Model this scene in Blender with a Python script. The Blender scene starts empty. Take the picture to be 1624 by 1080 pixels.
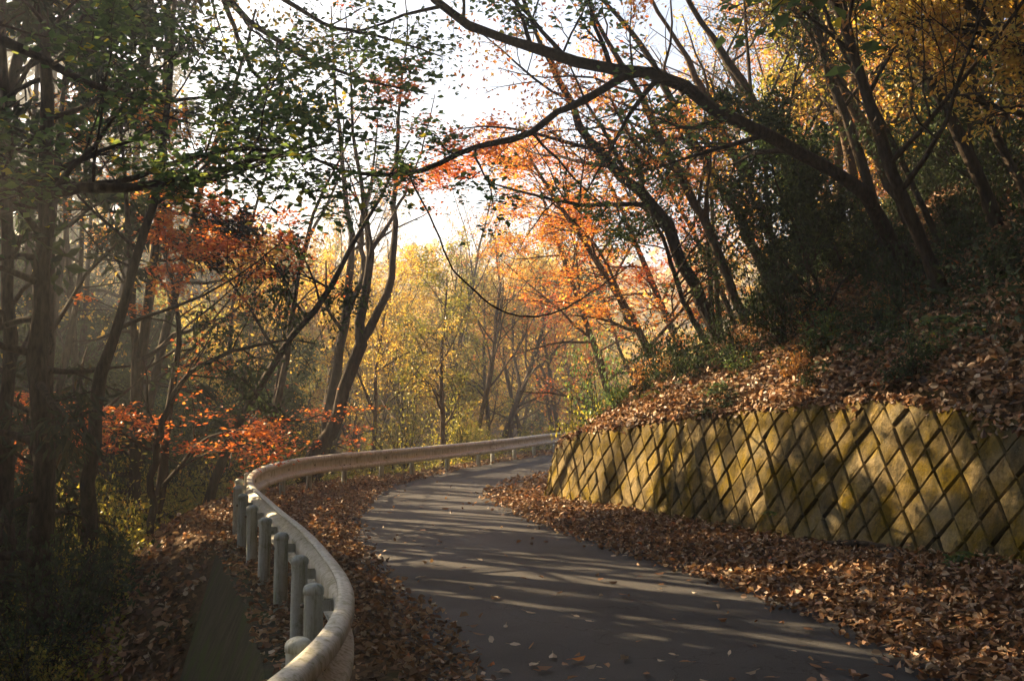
import bpy, math
import numpy as np
from mathutils import Vector

# ------------------------------------------------------------------ camera, sky, sun, exposure
SC = bpy.context.scene
COL = SC.collection
F, CX, CY, CAMZ = 1579.0, 812.0, 540.0, 1.7
PITCH = math.atan(100.0 / F)
cam_d = bpy.data.cameras.new('camera'); cam = bpy.data.objects.new('camera', cam_d); COL.objects.link(cam)
cam_d.sensor_width = 36.0; cam_d.lens = 35.0; cam_d.clip_end = 3000.0
cam.location = (0, 0, CAMZ); cam.rotation_euler = (math.pi / 2 + PITCH, 0, 0)
SC.camera = cam

SUN_AZ, SUN_EL = math.radians(57.0), math.radians(28.0)          # azimuth to the left of the view, elevation
SUND = np.array([-math.sin(SUN_AZ) * math.cos(SUN_EL), math.cos(SUN_AZ) * math.cos(SUN_EL), math.sin(SUN_EL)])
world = bpy.data.worlds.new('World'); SC.world = world; world.use_nodes = True
wn = world.node_tree; bg = wn.nodes['Background']
sky = wn.nodes.new('ShaderNodeTexSky'); sky.sky_type = 'NISHITA'; sky.sun_disc = False
sky.sun_elevation = SUN_EL; sky.sun_rotation = -SUN_AZ
sky.air_density = 1.0; sky.dust_density = 2.5; sky.ozone_density = 1.0
wn.links.new(sky.outputs[0], bg.inputs[0]); bg.inputs[1].default_value = 0.05
sun_d = bpy.data.lights.new('sun', 'SUN'); sun = bpy.data.objects.new('sun', sun_d); COL.objects.link(sun)
sun_d.energy = 5.0; sun_d.angle = math.radians(0.4); sun_d.color = (1.0, 0.71, 0.39)
sun.rotation_euler = Vector(SUND).to_track_quat('Z', 'Y').to_euler(); sun.location = (-30, 24, 40)
vs = SC.view_settings
vs.view_transform = 'Standard'; vs.look = 'None'; vs.gamma = 1.0; vs.use_curve_mapping = False
vs.exposure = 2.5
cy = SC.cycles
cy.max_bounces = 6; cy.diffuse_bounces = 3; cy.glossy_bounces = 2; cy.transmission_bounces = 4; cy.volume_bounces = 0
cy.sample_clamp_indirect = 4.0; cy.use_denoising = True; cy.caustics_reflective = False; cy.caustics_refractive = False
cy.use_adaptive_sampling = True; cy.adaptive_threshold = 0.015

HAZE_DENSITY = 0.003

# ------------------------------------------------------------------ helpers
TRI = [0]
def P(px, py, d):
    """World point that lies at forward distance d on the view ray of a spot in the photograph."""
    u, v = (px - CX) / F, (CY - py) / F
    c, s = math.cos(PITCH), math.sin(PITCH)
    dy, dz = c - v * s, s + v * c
    k = d / dy
    return np.array([u * k, d, CAMZ + dz * k])

class MB:
    def __init__(self): self.v = []; self.q = []; self.t = []; self.n = 0
    def add(self, v, q=None, t=None):
        v = np.asarray(v, float).reshape(-1, 3)
        if q is not None and len(q): self.q.append(np.asarray(q, int).reshape(-1, 4) + self.n)
        if t is not None and len(t): self.t.append(np.asarray(t, int).reshape(-1, 3) + self.n)
        self.v.append(v); self.n += len(v)
    def mesh(self, name, mat, smooth=True, origin=(0, 0, 0)):
        me = bpy.data.meshes.new(name)
        v = (np.concatenate(self.v) if self.v else np.zeros((0, 3))) - np.asarray(origin, float)
        q = np.concatenate(self.q) if self.q else np.zeros((0, 4), int)
        t = np.concatenate(self.t) if self.t else np.zeros((0, 3), int)
        me.vertices.add(len(v)); me.vertices.foreach_set('co', v.astype(np.float32).ravel())
        loops = np.concatenate([q.ravel(), t.ravel()])
        me.loops.add(len(loops)); me.loops.foreach_set('vertex_index', loops.astype(np.int32))
        starts = np.concatenate([np.arange(len(q)) * 4, len(q) * 4 + np.arange(len(t)) * 3])
        me.polygons.add(len(starts)); me.polygons.foreach_set('loop_start', starts.astype(np.int32))
        me.polygons.foreach_set('use_smooth', np.full(len(starts), bool(smooth)))
        me.update(calc_edges=True)
        me.materials.append(mat)
        TRI[0] += 2 * len(q) + len(t)
        return me

def link(name, me, parent=None, loc=None):
    o = bpy.data.objects.new(name, me); COL.objects.link(o)
    if parent is not None: o.parent = parent
    if loc is not None: o.location = loc
    return o
def tag(o, label=None, cat=None, group=None, kind=None):
    if label: o['label'] = label
    if cat: o['category'] = cat
    if group: o['group'] = group
    if kind: o['kind'] = kind
    return o
def thing(name, label, cat, loc=(0, 0, 0), group=None):
    return tag(link(name, None, None, tuple(float(a) for a in loc)), label, cat, group)

def norm(a): return a / np.maximum(np.linalg.norm(a, axis=-1, keepdims=True), 1e-9)

def spline(pts, n):
    """Catmull-Rom resampling of a control polyline to n points, even in arc length."""
    p = np.asarray(pts, float)
    p = np.vstack([2 * p[0] - p[1], p, 2 * p[-1] - p[-2]])
    out = []
    for i in range(1, len(p) - 2):
        t = np.linspace(0, 1, 13)[:-1, None]
        a, b, c, d = p[i - 1], p[i], p[i + 1], p[i + 2]
        out.append(.5 * (2 * b + (c - a) * t + (2 * a - 5 * b + 4 * c - d) * t ** 2 + (3 * b - a - 3 * c + d) * t ** 3))
    out = np.vstack(out + [p[-2][None]])
    s = np.concatenate([[0], np.cumsum(np.linalg.norm(np.diff(out, axis=0), axis=1))])
    u = np.linspace(0, s[-1], n)
    return np.stack([np.interp(u, s, out[:, k]) for k in range(out.shape[1])], 1)

def tubes(mb, pts, rad, k, rng=None, rough=0.0):
    """pts (B,n,3), rad (B,n): swept round branches."""
    B, n, _ = pts.shape
    T = norm(np.gradient(pts, axis=1))
    ref = np.where(np.abs(T[:, :1, 2:3]) > .8, np.array([1., 0, 0]), np.array([0, 0, 1.]))
    U = norm(np.cross(T, np.broadcast_to(ref, T.shape))); V = np.cross(T, U)
    a = np.arange(k) / k * 2 * math.pi
    r = rad[:, :, None, None]
    if rng is not None and rough: r = r * (1 + rough * rng.standard_normal((B, n, k, 1)))
    ring = pts[:, :, None] + r * (np.cos(a)[:, None] * U[:, :, None] + np.sin(a)[:, None] * V[:, :, None])
    idx = np.arange(B * n * k).reshape(B, n, k)
    nx = np.roll(idx, -1, 2)
    q = np.stack([idx[:, :-1], nx[:, :-1], nx[:, 1:], idx[:, 1:]], -1).reshape(-1, 4)
    mb.add(ring, q)

def noise2(x, y, seed=0):
    r = np.random.default_rng(seed); z = np.zeros_like(x, float)
    for k in range(7):
        w = 1.6 ** k * .25; a = r.uniform(0, 6.28, 2)
        z = z + np.sin(w * (x * math.cos(a[0]) + y * math.sin(a[0])) + a[1]) / 1.5 ** k
    return z / 2.2

# ------------------------------------------------------------------ materials
def nmat(name):
    m = bpy.data.materials.new(name); m.use_nodes = True
    nt = m.node_tree; nt.nodes.clear()
    return m, nt, nt.nodes.new('ShaderNodeOutputMaterial')
def N(nt, kind, **kw):
    n = nt.nodes.new(kind)
    for k, v in kw.items():
        if k.startswith('i_'):
            key = k[2:]; key = int(key) if key.isdigit() else key.replace('_', ' ')
            n.inputs[key].default_value = v
        else: setattr(n, k, v)
    return n
def ramp(nt, fac, stops, interp='LINEAR'):
    r = nt.nodes.new('ShaderNodeValToRGB'); r.color_ramp.interpolation = interp
    e = r.color_ramp.elements
    while len(e) > 1: e.remove(e[-1])
    e[0].position = stops[0][0]; e[0].color = (*stops[0][1], 1)
    for p, c in stops[1:]:
        x = e.new(p); x.color = (*c, 1)
    nt.links.new(fac, r.inputs[0]); return r.outputs[0]
def mixc(nt, fac, a, b, mode='MIX'):
    m = nt.nodes.new('ShaderNodeMix'); m.data_type = 'RGBA'; m.blend_type = mode
    for s, v in ((m.inputs[0], fac), (m.inputs[6], a), (m.inputs[7], b)):
        if isinstance(v, bpy.types.NodeSocket): nt.links.new(v, s)
        elif isinstance(v, (int, float)): s.default_value = v
        else: s.default_value = (*v, 1)
    return m.outputs[2]
def noise(nt, vec, scale, detail=4, rough=.55, dist=0.0):
    n = N(nt, 'ShaderNodeTexNoise', i_Scale=scale, i_Detail=detail, i_Roughness=rough, i_Distortion=dist)
    if vec is not None: nt.links.new(vec, n.inputs['Vector'])
    return n.outputs['Fac']
def pos(nt): return nt.nodes.new('ShaderNodeNewGeometry').outputs['Position']
def objc(nt): return nt.nodes.new('ShaderNodeTexCoord').outputs['Object']
def bump(nt, h, strength, dist):
    b = N(nt, 'ShaderNodeBump', i_Strength=strength, i_Distance=dist); nt.links.new(h, b.inputs['Height']); return b.outputs[0]
def princ(nt, out, col, rough=.8, normal=None, spec=.3):
    p = nt.nodes.new('ShaderNodeBsdfPrincipled')
    for s, v in (('Base Color', col), ('Roughness', rough)):
        if isinstance(v, bpy.types.NodeSocket): nt.links.new(v, p.inputs[s])
        elif isinstance(v, (int, float)): p.inputs[s].default_value = v
        else: p.inputs[s].default_value = (*v, 1)
    p.inputs['Specular IOR Level'].default_value = spec
    if normal is not None: nt.links.new(normal, p.inputs['Normal'])
    nt.links.new(p.outputs[0], out.inputs[0]); return p
def rng01(nt, s, lo, hi):
    m = N(nt, 'ShaderNodeMapRange'); m.inputs[1].default_value = lo; m.inputs[2].default_value = hi
    nt.links.new(s, m.inputs[0]); return m.outputs[0]

def leaf_mat(name, stops, trans=.5, gloss=.06, rough=.45):
    m, nt, out = nmat(name)
    g = nt.nodes.new('ShaderNodeNewGeometry')
    c = ramp(nt, g.outputs['Random Per Island'], stops)
    oi = nt.nodes.new('ShaderNodeObjectInfo')
    hs = N(nt, 'ShaderNodeHueSaturation'); nt.links.new(c, hs.inputs['Color'])
    v = N(nt, 'ShaderNodeMapRange'); v.inputs[3].default_value = .8; v.inputs[4].default_value = 1.2
    nt.links.new(oi.outputs['Random'], v.inputs[0]); nt.links.new(v.outputs[0], hs.inputs['Value'])
    col = hs.outputs[0]
    d = nt.nodes.new('ShaderNodeBsdfDiffuse'); t = nt.nodes.new('ShaderNodeBsdfTranslucent')
    gl = N(nt, 'ShaderNodeBsdfGlossy', i_Roughness=rough)
    nt.links.new(col, d.inputs[0])
    nt.links.new(mixc(nt, 1.0, col, (1.0, .95, .8), 'MULTIPLY'), t.inputs[0])
    m1 = N(nt, 'ShaderNodeMixShader', i_0=trans); nt.links.new(d.outputs[0], m1.inputs[1]); nt.links.new(t.outputs[0], m1.inputs[2])
    m2 = N(nt, 'ShaderNodeMixShader', i_0=gloss); nt.links.new(m1.outputs[0], m2.inputs[1]); nt.links.new(gl.outputs[0], m2.inputs[2])
    nt.links.new(m2.outputs[0], out.inputs[0]); return m

def bark_mat(name, a, b, lichen=None, lich=.0):
    m, nt, out = nmat(name); p = objc(nt)
    mp = N(nt, 'ShaderNodeMapping'); mp.inputs['Scale'].default_value = (1, 1, .25); nt.links.new(p, mp.inputs[0])
    f = noise(nt, mp.outputs[0], 22, 5, .6)
    c = mixc(nt, rng01(nt, f, .35, .65), a, b)
    if lichen: c = mixc(nt, rng01(nt, noise(nt, p, 3.5, 4, .6), .62 - lich, .75 - lich), c, lichen)
    princ(nt, out, c, .9, bump(nt, f, .8, .03), .15); return m

M = {}
M['bark_dark'] = bark_mat('bark_dark', (.02, .016, .013), (.062, .047, .036))
M['bark_brown'] = bark_mat('bark_brown', (.045, .032, .022), (.13, .09, .06), (.13, .13, .09), .05)
M['bark_pale'] = bark_mat('bark_pale', (.09, .07, .05), (.22, .17, .12), (.2, .2, .15), .1)
M['bark_cedar'] = bark_mat('bark_cedar', (.04, .024, .016), (.11, .065, .04), (.05, .07, .03), .05)
M['leaf_red'] = leaf_mat('leaf_red', [(0, (.42, .05, .02)), (.35, (.62, .13, .03)), (.7, (.72, .24, .04)), (1, (.7, .36, .06))], .55)
M['leaf_vivid'] = leaf_mat('leaf_vivid', [(0, (.6, .12, .03)), (.5, (.78, .22, .04)), (1, (.8, .36, .07))], .6)
M['leaf_orange'] = leaf_mat('leaf_orange', [(0, (.5, .12, .03)), (.4, (.68, .26, .05)), (.75, (.72, .4, .07)), (1, (.6, .45, .1))], .55)
M['leaf_gold'] = leaf_mat('leaf_gold', [(0, (.45, .24, .05)), (.3, (.64, .44, .08)), (.65, (.72, .56, .12)), (.88, (.42, .42, .1)), (1, (.55, .3, .06))], .55)
M['leaf_yellowgreen'] = leaf_mat('leaf_yellowgreen', [(0, (.16, .2, .03)), (.5, (.34, .36, .06)), (.85, (.55, .48, .08)), (1, (.6, .38, .06))], .5)
M['leaf_green'] = leaf_mat('leaf_green', [(0, (.05, .1, .045)), (.5, (.09, .17, .065)), (.93, (.15, .24, .07)), (.97, (.45, .42, .04)), (1, (.5, .44, .04))], .6, .03)
M['leaf_dark'] = leaf_mat('leaf_dark', [(0, (.018, .035, .016)), (.6, (.04, .075, .03)), (1, (.075, .11, .035))], .3, .025, .6)
M['leaf_cedar'] = leaf_mat('leaf_cedar', [(0, (.02, .036, .018)), (.6, (.04, .06, .028)), (.9, (.06, .075, .03)), (1, (.12, .085, .035))], .25, .03)
M['leaf_brown'] = leaf_mat('leaf_brown', [(0, (.2, .09, .035)), (.5, (.4, .2, .06)), (1, (.55, .34, .1))], .5)
M['leaf_pink'] = leaf_mat('leaf_pink', [(0, (.45, .12, .06)), (.5, (.6, .28, .12)), (1, (.62, .42, .2))], .55)
M['litter'] = leaf_mat('litter', [(0, (.06, .034, .024)), (.22, (.14, .072, .04)), (.48, (.25, .125, .055)), (.7, (.36, .21, .1)), (.86, (.44, .31, .19)), (.96, (.52, .45, .36)), (1, (.56, .19, .05))], .22, .05, .5)
M['loose_tan'] = leaf_mat('loose_tan', [(0, (.4, .3, .2)), (1, (.5, .42, .32))], .2, .06)
M['loose_brown'] = leaf_mat('loose_brown', [(0, (.2, .1, .05)), (1, (.36, .19, .09))], .2, .06)
M['loose_red'] = leaf_mat('loose_red', [(0, (.5, .08, .03)), (1, (.55, .1, .03))], .3, .06)
M['loose_orange'] = leaf_mat('loose_orange', [(0, (.6, .22, .05)), (1, (.66, .26, .06))], .3, .06)

def make_surface_mats():
    # asphalt
    m, nt, out = nmat('asphalt'); p = pos(nt)
    fine = noise(nt, p, 140, 2, .7); mid = noise(nt, p, 7, 5, .6); big = noise(nt, p, .7, 4, .6)
    c = mixc(nt, rng01(nt, fine, .3, .7), (.022, .025, .032), (.082, .085, .092))
    c = mixc(nt, rng01(nt, big, .35, .7), c, (.042, .043, .047))
    c = mixc(nt, rng01(nt, mid, .6, .8), c, (.056, .053, .052))
    vo = N(nt, 'ShaderNodeTexVoronoi', i_Scale=95.0); nt.links.new(p, vo.inputs['Vector'])
    c = mixc(nt, rng01(nt, vo.outputs['Distance'], .28, .1), c, mixc(nt, .6, c, (.12, .12, .12)))
    cr = N(nt, 'ShaderNodeTexVoronoi', feature='DISTANCE_TO_EDGE', i_Scale=.55); wp = nt.nodes.new('ShaderNodeVectorMath'); wp.operation = 'ADD'
    wn_ = N(nt, 'ShaderNodeTexNoise', i_Scale=2.5, i_Detail=5.0); nt.links.new(p, wn_.inputs['Vector']); nt.links.new(p, wp.inputs[0]); nt.links.new(wn_.outputs['Color'], wp.inputs[1]); nt.links.new(wp.outputs[0], cr.inputs['Vector'])
    c = mixc(nt, rng01(nt, cr.outputs['Distance'], .006, .001), c, (.022, .022, .024))
    c = mixc(nt, rng01(nt, noise(nt, p, 45, 4, .8), .62, .72), c, (.1, .098, .092))
    princ(nt, out, c, rng01(nt, big, -1.2, 1.1), bump(nt, fine, .8, .008), .25); M['asphalt'] = m
    # soil and rotted leaves
    m, nt, out = nmat('forest_floor'); p = pos(nt)
    a = noise(nt, p, 16, 6, .7, .5); b = noise(nt, p, 1.1, 4, .6)
    vo = N(nt, 'ShaderNodeTexVoronoi', i_Scale=22.0); nt.links.new(p, vo.inputs['Vector'])
    c = mixc(nt, rng01(nt, a, .3, .7), (.028, .021, .015), (.1, .065, .04))
    c = mixc(nt, .55, c, ramp(nt, vo.outputs['Color'], [(0, (.04, .026, .018)), (.5, (.13, .08, .045)), (1, (.24, .16, .09))]))
    c = mixc(nt, rng01(nt, b, .58, .72), c, (.045, .06, .02))
    princ(nt, out, c, .95, bump(nt, a, 1.0, .05), .1); M['floor'] = m
    # wall blocks: weathered concrete under moss
    m, nt, out = nmat('mossy_block'); p = pos(nt)
    oi = nt.nodes.new('ShaderNodeObjectInfo')
    f = noise(nt, p, 30, 6, .7); g = noise(nt, p, 2.6, 5, .65); h = noise(nt, p, 7, 5, .7, .6)
    c = mixc(nt, rng01(nt, f, .3, .72), (.135, .112, .066), (.34, .275, .16))
    c = mixc(nt, rng01(nt, g, .42, .6), c, mixc(nt, rng01(nt, f, .3, .7), (.1, .078, .02), (.25, .185, .045)))
    c = mixc(nt, rng01(nt, h, .54, .7), c, (.05, .047, .03))
    mp = N(nt, 'ShaderNodeMapping'); mp.inputs['Scale'].default_value = (1, 1, .12); nt.links.new(p, mp.inputs[0])
    c = mixc(nt, rng01(nt, noise(nt, mp.outputs[0], 6, 5, .65), .52, .66), c, mixc(nt, .65, c, (.035, .036, .026)))
    c = mixc(nt, rng01(nt, noise(nt, p, 1.4, 3, .6), .55, .7), c, mixc(nt, .5, c, (.16, .16, .13)))
    c = mixc(nt, rng01(nt, noise(nt, p, 11, 5, .7), .66, .74), c, (.42, .39, .3))
    hs = N(nt, 'ShaderNodeHueSaturation'); nt.links.new(c, hs.inputs['Color'])
    v = N(nt, 'ShaderNodeMapRange'); v.inputs[3].default_value = .45; v.inputs[4].default_value = 1.08
    nt.links.new(oi.outputs['Random'], v.inputs[0]); nt.links.new(v.outputs[0], hs.inputs['Value']); hs.inputs['Saturation'].default_value = 1.15
    princ(nt, out, hs.outputs[0], .92, bump(nt, f, .9, .02), .12); M['block'] = m
    m, nt, out = nmat('mortar'); p = pos(nt)
    c = mixc(nt, noise(nt, p, 12, 5), (.02, .018, .012), (.05, .045, .025)); princ(nt, out, c, .95, None, .1); M['mortar'] = m
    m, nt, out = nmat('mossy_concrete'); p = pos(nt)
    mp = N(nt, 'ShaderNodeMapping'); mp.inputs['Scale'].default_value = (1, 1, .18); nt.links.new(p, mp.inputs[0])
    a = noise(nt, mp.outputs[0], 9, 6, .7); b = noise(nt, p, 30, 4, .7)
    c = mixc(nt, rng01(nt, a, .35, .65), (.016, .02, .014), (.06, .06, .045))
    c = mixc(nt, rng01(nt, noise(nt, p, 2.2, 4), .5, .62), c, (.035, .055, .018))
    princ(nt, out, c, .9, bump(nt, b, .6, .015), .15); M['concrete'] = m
    # painted rail steel, grime and algae
    for key, base, grime, moss, rust in (('rail', (.62, .63, .6), (.38, .37, .32), (.2, .21, .1), .0), ('post', (.44, .5, .52), (.28, .32, .32), (.17, .2, .12), .0)):
        m, nt, out = nmat('painted_steel_' + key); p = pos(nt)
        mp = N(nt, 'ShaderNodeMapping'); mp.inputs['Scale'].default_value = (1, 1, .6); nt.links.new(p, mp.inputs[0])
        a = noise(nt, mp.outputs[0], 55, 5, .7); b = noise(nt, p, 3.2, 7, .75); d = noise(nt, p, 40, 3, .7)
        c = mixc(nt, rng01(nt, a, .45, .85), base, grime); c = mixc(nt, rng01(nt, noise(nt, p, 1.6, 6, .7), .5, .7), c, mixc(nt, .6, c, grime))
        c = mixc(nt, rng01(nt, b, .57, .64), c, mixc(nt, .7, c, moss))
        c = mixc(nt, rng01(nt, noise(nt, p, 26, 5, .75), .69, .73), c, (.16, .07, .03))
        mp2 = N(nt, 'ShaderNodeMapping'); mp2.inputs['Scale'].default_value = (1, 1, .08); nt.links.new(p, mp2.inputs[0])
        c = mixc(nt, rng01(nt, noise(nt, mp2.outputs[0], 30, 5, .7), .48, .64), c, mixc(nt, .75, c, moss))
        princ(nt, out, c, rng01(nt, a, -.6, 1.2), bump(nt, d, .15, .004), .4); M[key] = m
    m, nt, out = nmat('dark_bolt'); princ(nt, out, (.12, .11, .1), .5, None, .4); M['bolt'] = m
    m, nt, out = nmat('moss'); p = pos(nt)
    c = mixc(nt, noise(nt, p, 25, 4), (.05, .06, .015), (.13, .12, .03)); princ(nt, out, c, .95, None, .1); M['moss'] = m
make_surface_mats()

# ------------------------------------------------------------------ plan of the place (metres; camera at the origin looking along +y)
RAIL = np.array([(-2.6, -7), (-2.1, -2), (-1.45, 1.2), (-1.06, 2.7), (-.90, 3.66), (-.84, 4.18), (-.845, 4.74), (-.89, 5.19), (-.98, 5.75), (-1.22, 6.57), (-1.69, 8.05), (-2.32, 9.76),
                 (-2.72, 10.9), (-3.32, 12.6), (-3.80, 14.5), (-4.08, 16.6), (-3.95, 18.9), (-3.32, 20.9), (-2.25, 23.4), (-.56, 27.8), (1.85, 35.6), (4.6, 41.5), (9, 46.5), (16, 51), (34, 56)])
WALL = np.array([(5.1, -9), (5.1, 0), (5.0, 3), (4.8, 6), (4.42, 8), (3.98, 9.5), (3.4, 11), (2.65, 12.8), (1.8, 14.8), (.98, 16.6), (.55, 17.6), (.5, 18.6), (.7, 20), (1.3, 22.3), (2.6, 25.5), (4.6, 29.2), (7.5, 34), (12, 40), (18, 44.5), (34, 50)])
EDGE_L = np.array([(.25, -9), (.15, 1), (-.02, 4), (-.28, 6.1), (-.6, 7.46), (-.98, 8.95), (-1.44, 10.7), (-1.9, 12.8), (-2.28, 14.9), (-2.5, 17.9), (-2.3, 21), (-1.3, 25.4), (.4, 30.5), (2.2, 35), (5.2, 40.5), (10, 45.5), (17, 49.5), (34, 54)])
EDGE_R = np.array([(3.1, -9), (2.9, 1), (2.75, 4), (2.58, 6.1), (2.45, 7.46), (2.1, 8.95), (1.55, 10.7), (.75, 12.8), (.1, 14.9), (-.36, 17.2), (-.46, 18.6), (-.14, 21.5), (1.1, 25.4), (2.9, 29.4), (5.6, 34.5), (8.6, 39), (12.6, 43), (18, 46.5), (34, 51)])
railC, wallC = spline(RAIL, 260)[:, :2], spline(WALL, 240)[:, :2]
for _ in range(3): railC[1:-1] = (railC[:-2] + railC[1:-1] * 2 + railC[2:]) / 4
edL, edR = spline(EDGE_L, 160), spline(EDGE_R, 160)

def sdist(line, x, y):
    """signed distance to a polyline, positive on its left"""
    p = np.stack([x, y], -1); sh = p.shape[:-1]; p = p.reshape(-1, 2)
    line = np.vstack([line[:-1:3], line[-1:]]); a, b = line[:-1], line[1:]; ab = b - a; L2 = (ab ** 2).sum(1)
    out = np.empty(len(p))
    for i in range(0, len(p), 4000):
        qx = p[i:i + 4000, :1] - a[:, 0]; qy = p[i:i + 4000, 1:] - a[:, 1]
        t = np.clip((qx * ab[:, 0] + qy * ab[:, 1]) / L2, 0, 1)
        d2 = (qx - t * ab[:, 0]) ** 2 + (qy - t * ab[:, 1]) ** 2; j = d2.argmin(1); r = np.arange(len(j))
        cr = ab[j, 0] * qy[r, j] - ab[j, 1] * qx[r, j]
        out[i:i + 4000] = np.sqrt(d2[r, j]) * np.where(cr >= 0, 1, -1)
    return out.reshape(sh)

WT_Y = np.array([-9, 6, 8.7, 9.5, 10.4, 11, 12.6, 14.1, 15.4, 16.6, 17.6]); WT_Z = np.array([1.55, 1.55, 1.58, 1.68, 1.78, 1.77, 1.65, 1.53, 1.4, 1.28, 1.02])
WB_Y = np.array([-9, 6.5, 8.5, 10, 12, 17, 18]); WB_Z = np.array([.36, .36, .3, .2, .1, .05, .03])
def walltop(y): return np.interp(y, WT_Y, WT_Z)
def verge_z(y): return np.interp(y, WB_Y, WB_Z)
def sstep(x): x = np.clip(x, 0, 1); return x * x * (3 - 2 * x)

def hgt(x, y):
    x = np.asarray(x, float); y = np.asarray(y, float); x, y = np.broadcast_arrays(x, y)
    sL = sdist(railC, x, y); sR = -sdist(wallC, x, y)
    eL = sdist(edL, x, y); eR = -sdist(edR, x, y)
    z = np.full(x.shape, -.05)
    # right verge rising to the wall foot
    fr = np.clip(eR / np.maximum(eR - sR, .2), 0, 1)
    z = np.where(eR > 0, -.05 + .06 * sstep(eR / .3) + verge_z(y) * sstep(fr) + .03 * noise2(x * 3, y * 3, 5) * sstep(fr), z)
    z = np.where(eL > 0, -.05 + .075 * sstep(eL / .35) + .015 * noise2(x * 4, y * 4, 6), z)
    # left: shoulder, retaining drop near, slope further
    H = 1.9 * np.clip((11.4 - y) / 3.2, 0, 1)
    eo = .22 + .66 * sstep((y - 11.2) / 3); o = np.maximum(sL - eo, 0)
    run = .42 * H + .02
    far = sstep((y - 16) / 8)
    dz = -H * np.clip(o / run, 0, 1) - np.minimum((o - np.minimum(o, run)) * (.5 * (1 - far) + .16 * far), 7 * (1 - far) + 3.0 * far)
    R = np.hypot(x, y)
    dz = dz + 26 * sstep((R - 75) / 130)
    und = .22 * noise2(x * 1.1, y * 1.1, 8) * np.clip((o - run) / 2, 0, 1)
    z = np.where(sL > eo, z + dz + und, z)
    # right: hill behind the wall, bank beyond its end
    top = np.where(y < 17.9, walltop(y) + .03, np.maximum(1.0 * (1 - (y - 17.9) / 2.2), .1))
    back = np.where(y < 17.9, .50, .75 * np.clip((y - 17.9) / 1.5, .6, 1))
    w = np.clip((sR - (back - .12)) / .14, 0, 1)
    hill = top + np.maximum(sR - back, 0) * .70 + .012 * np.clip(sR - 3, 0, 14) ** 2
    hill = np.minimum(hill, 22 + 3 * noise2(x * .3, y * .3, 3)) + .12 * noise2(x * 1.7, y * 1.7, 9) * np.clip((sR - .7) / 1.5, 0, 1)
    z = np.where(sR > 0, z * (1 - w) + hill * w, z)
    return z
def h1(x, y): return float(hgt(np.array([x]), np.array([y]))[0])

# ------------------------------------------------------------------ the ground sheet, road
def axis(fine0, fine1, step, lo, hi, g=1.16):
    a = list(np.arange(fine0, fine1 + 1e-6, step)); d = step
    while a[-1] < hi: d *= g; a.append(a[-1] + d)
    d = step
    while a[0] > lo: d *= g; a.insert(0, a[0] - d)
    return np.array(a)
ax, ay = axis(-7, 9, .17, -420, 420), axis(-1, 30, .2, -320, 480)
gx, gy = np.meshgrid(ax, ay); gz = hgt(gx, gy)
ni, nj = gx.shape; idx = np.arange(ni * nj).reshape(ni, nj)
mb = MB(); mb.add(np.stack([gx, gy, gz], -1), np.stack([idx[:-1, :-1], idx[:-1, 1:], idx[1:, 1:], idx[1:, :-1]], -1))
tag(link('ground', mb.mesh('ground', M['floor'])), 'brown leaf strewn forest floor and hillside', kind='structure')
GROUND_MIN = float(gz.min())

mb = MB(); w = np.linspace(0, 1, 15)[None, :, None]
dirv = norm(edR - edL)
roadL, roadR = edL - dirv * .3, edR + dirv * .3
g = roadL[:, None] * (1 - w) + roadR[:, None] * w
zz = .002 + .012 * np.sin(w[..., 0] * math.pi) * np.ones(g.shape[:2])
idx = np.arange(g.shape[0] * g.shape[1]).reshape(g.shape[:2])
mb.add(np.concatenate([g, zz[..., None]], -1), np.stack([idx[:-1, :-1], idx[:-1, 1:], idx[1:, 1:], idx[1:, :-1]], -1))
tag(link('road', mb.mesh('road', M['asphalt'])), 'dark narrow asphalt lane curving right', kind='structure')

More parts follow.
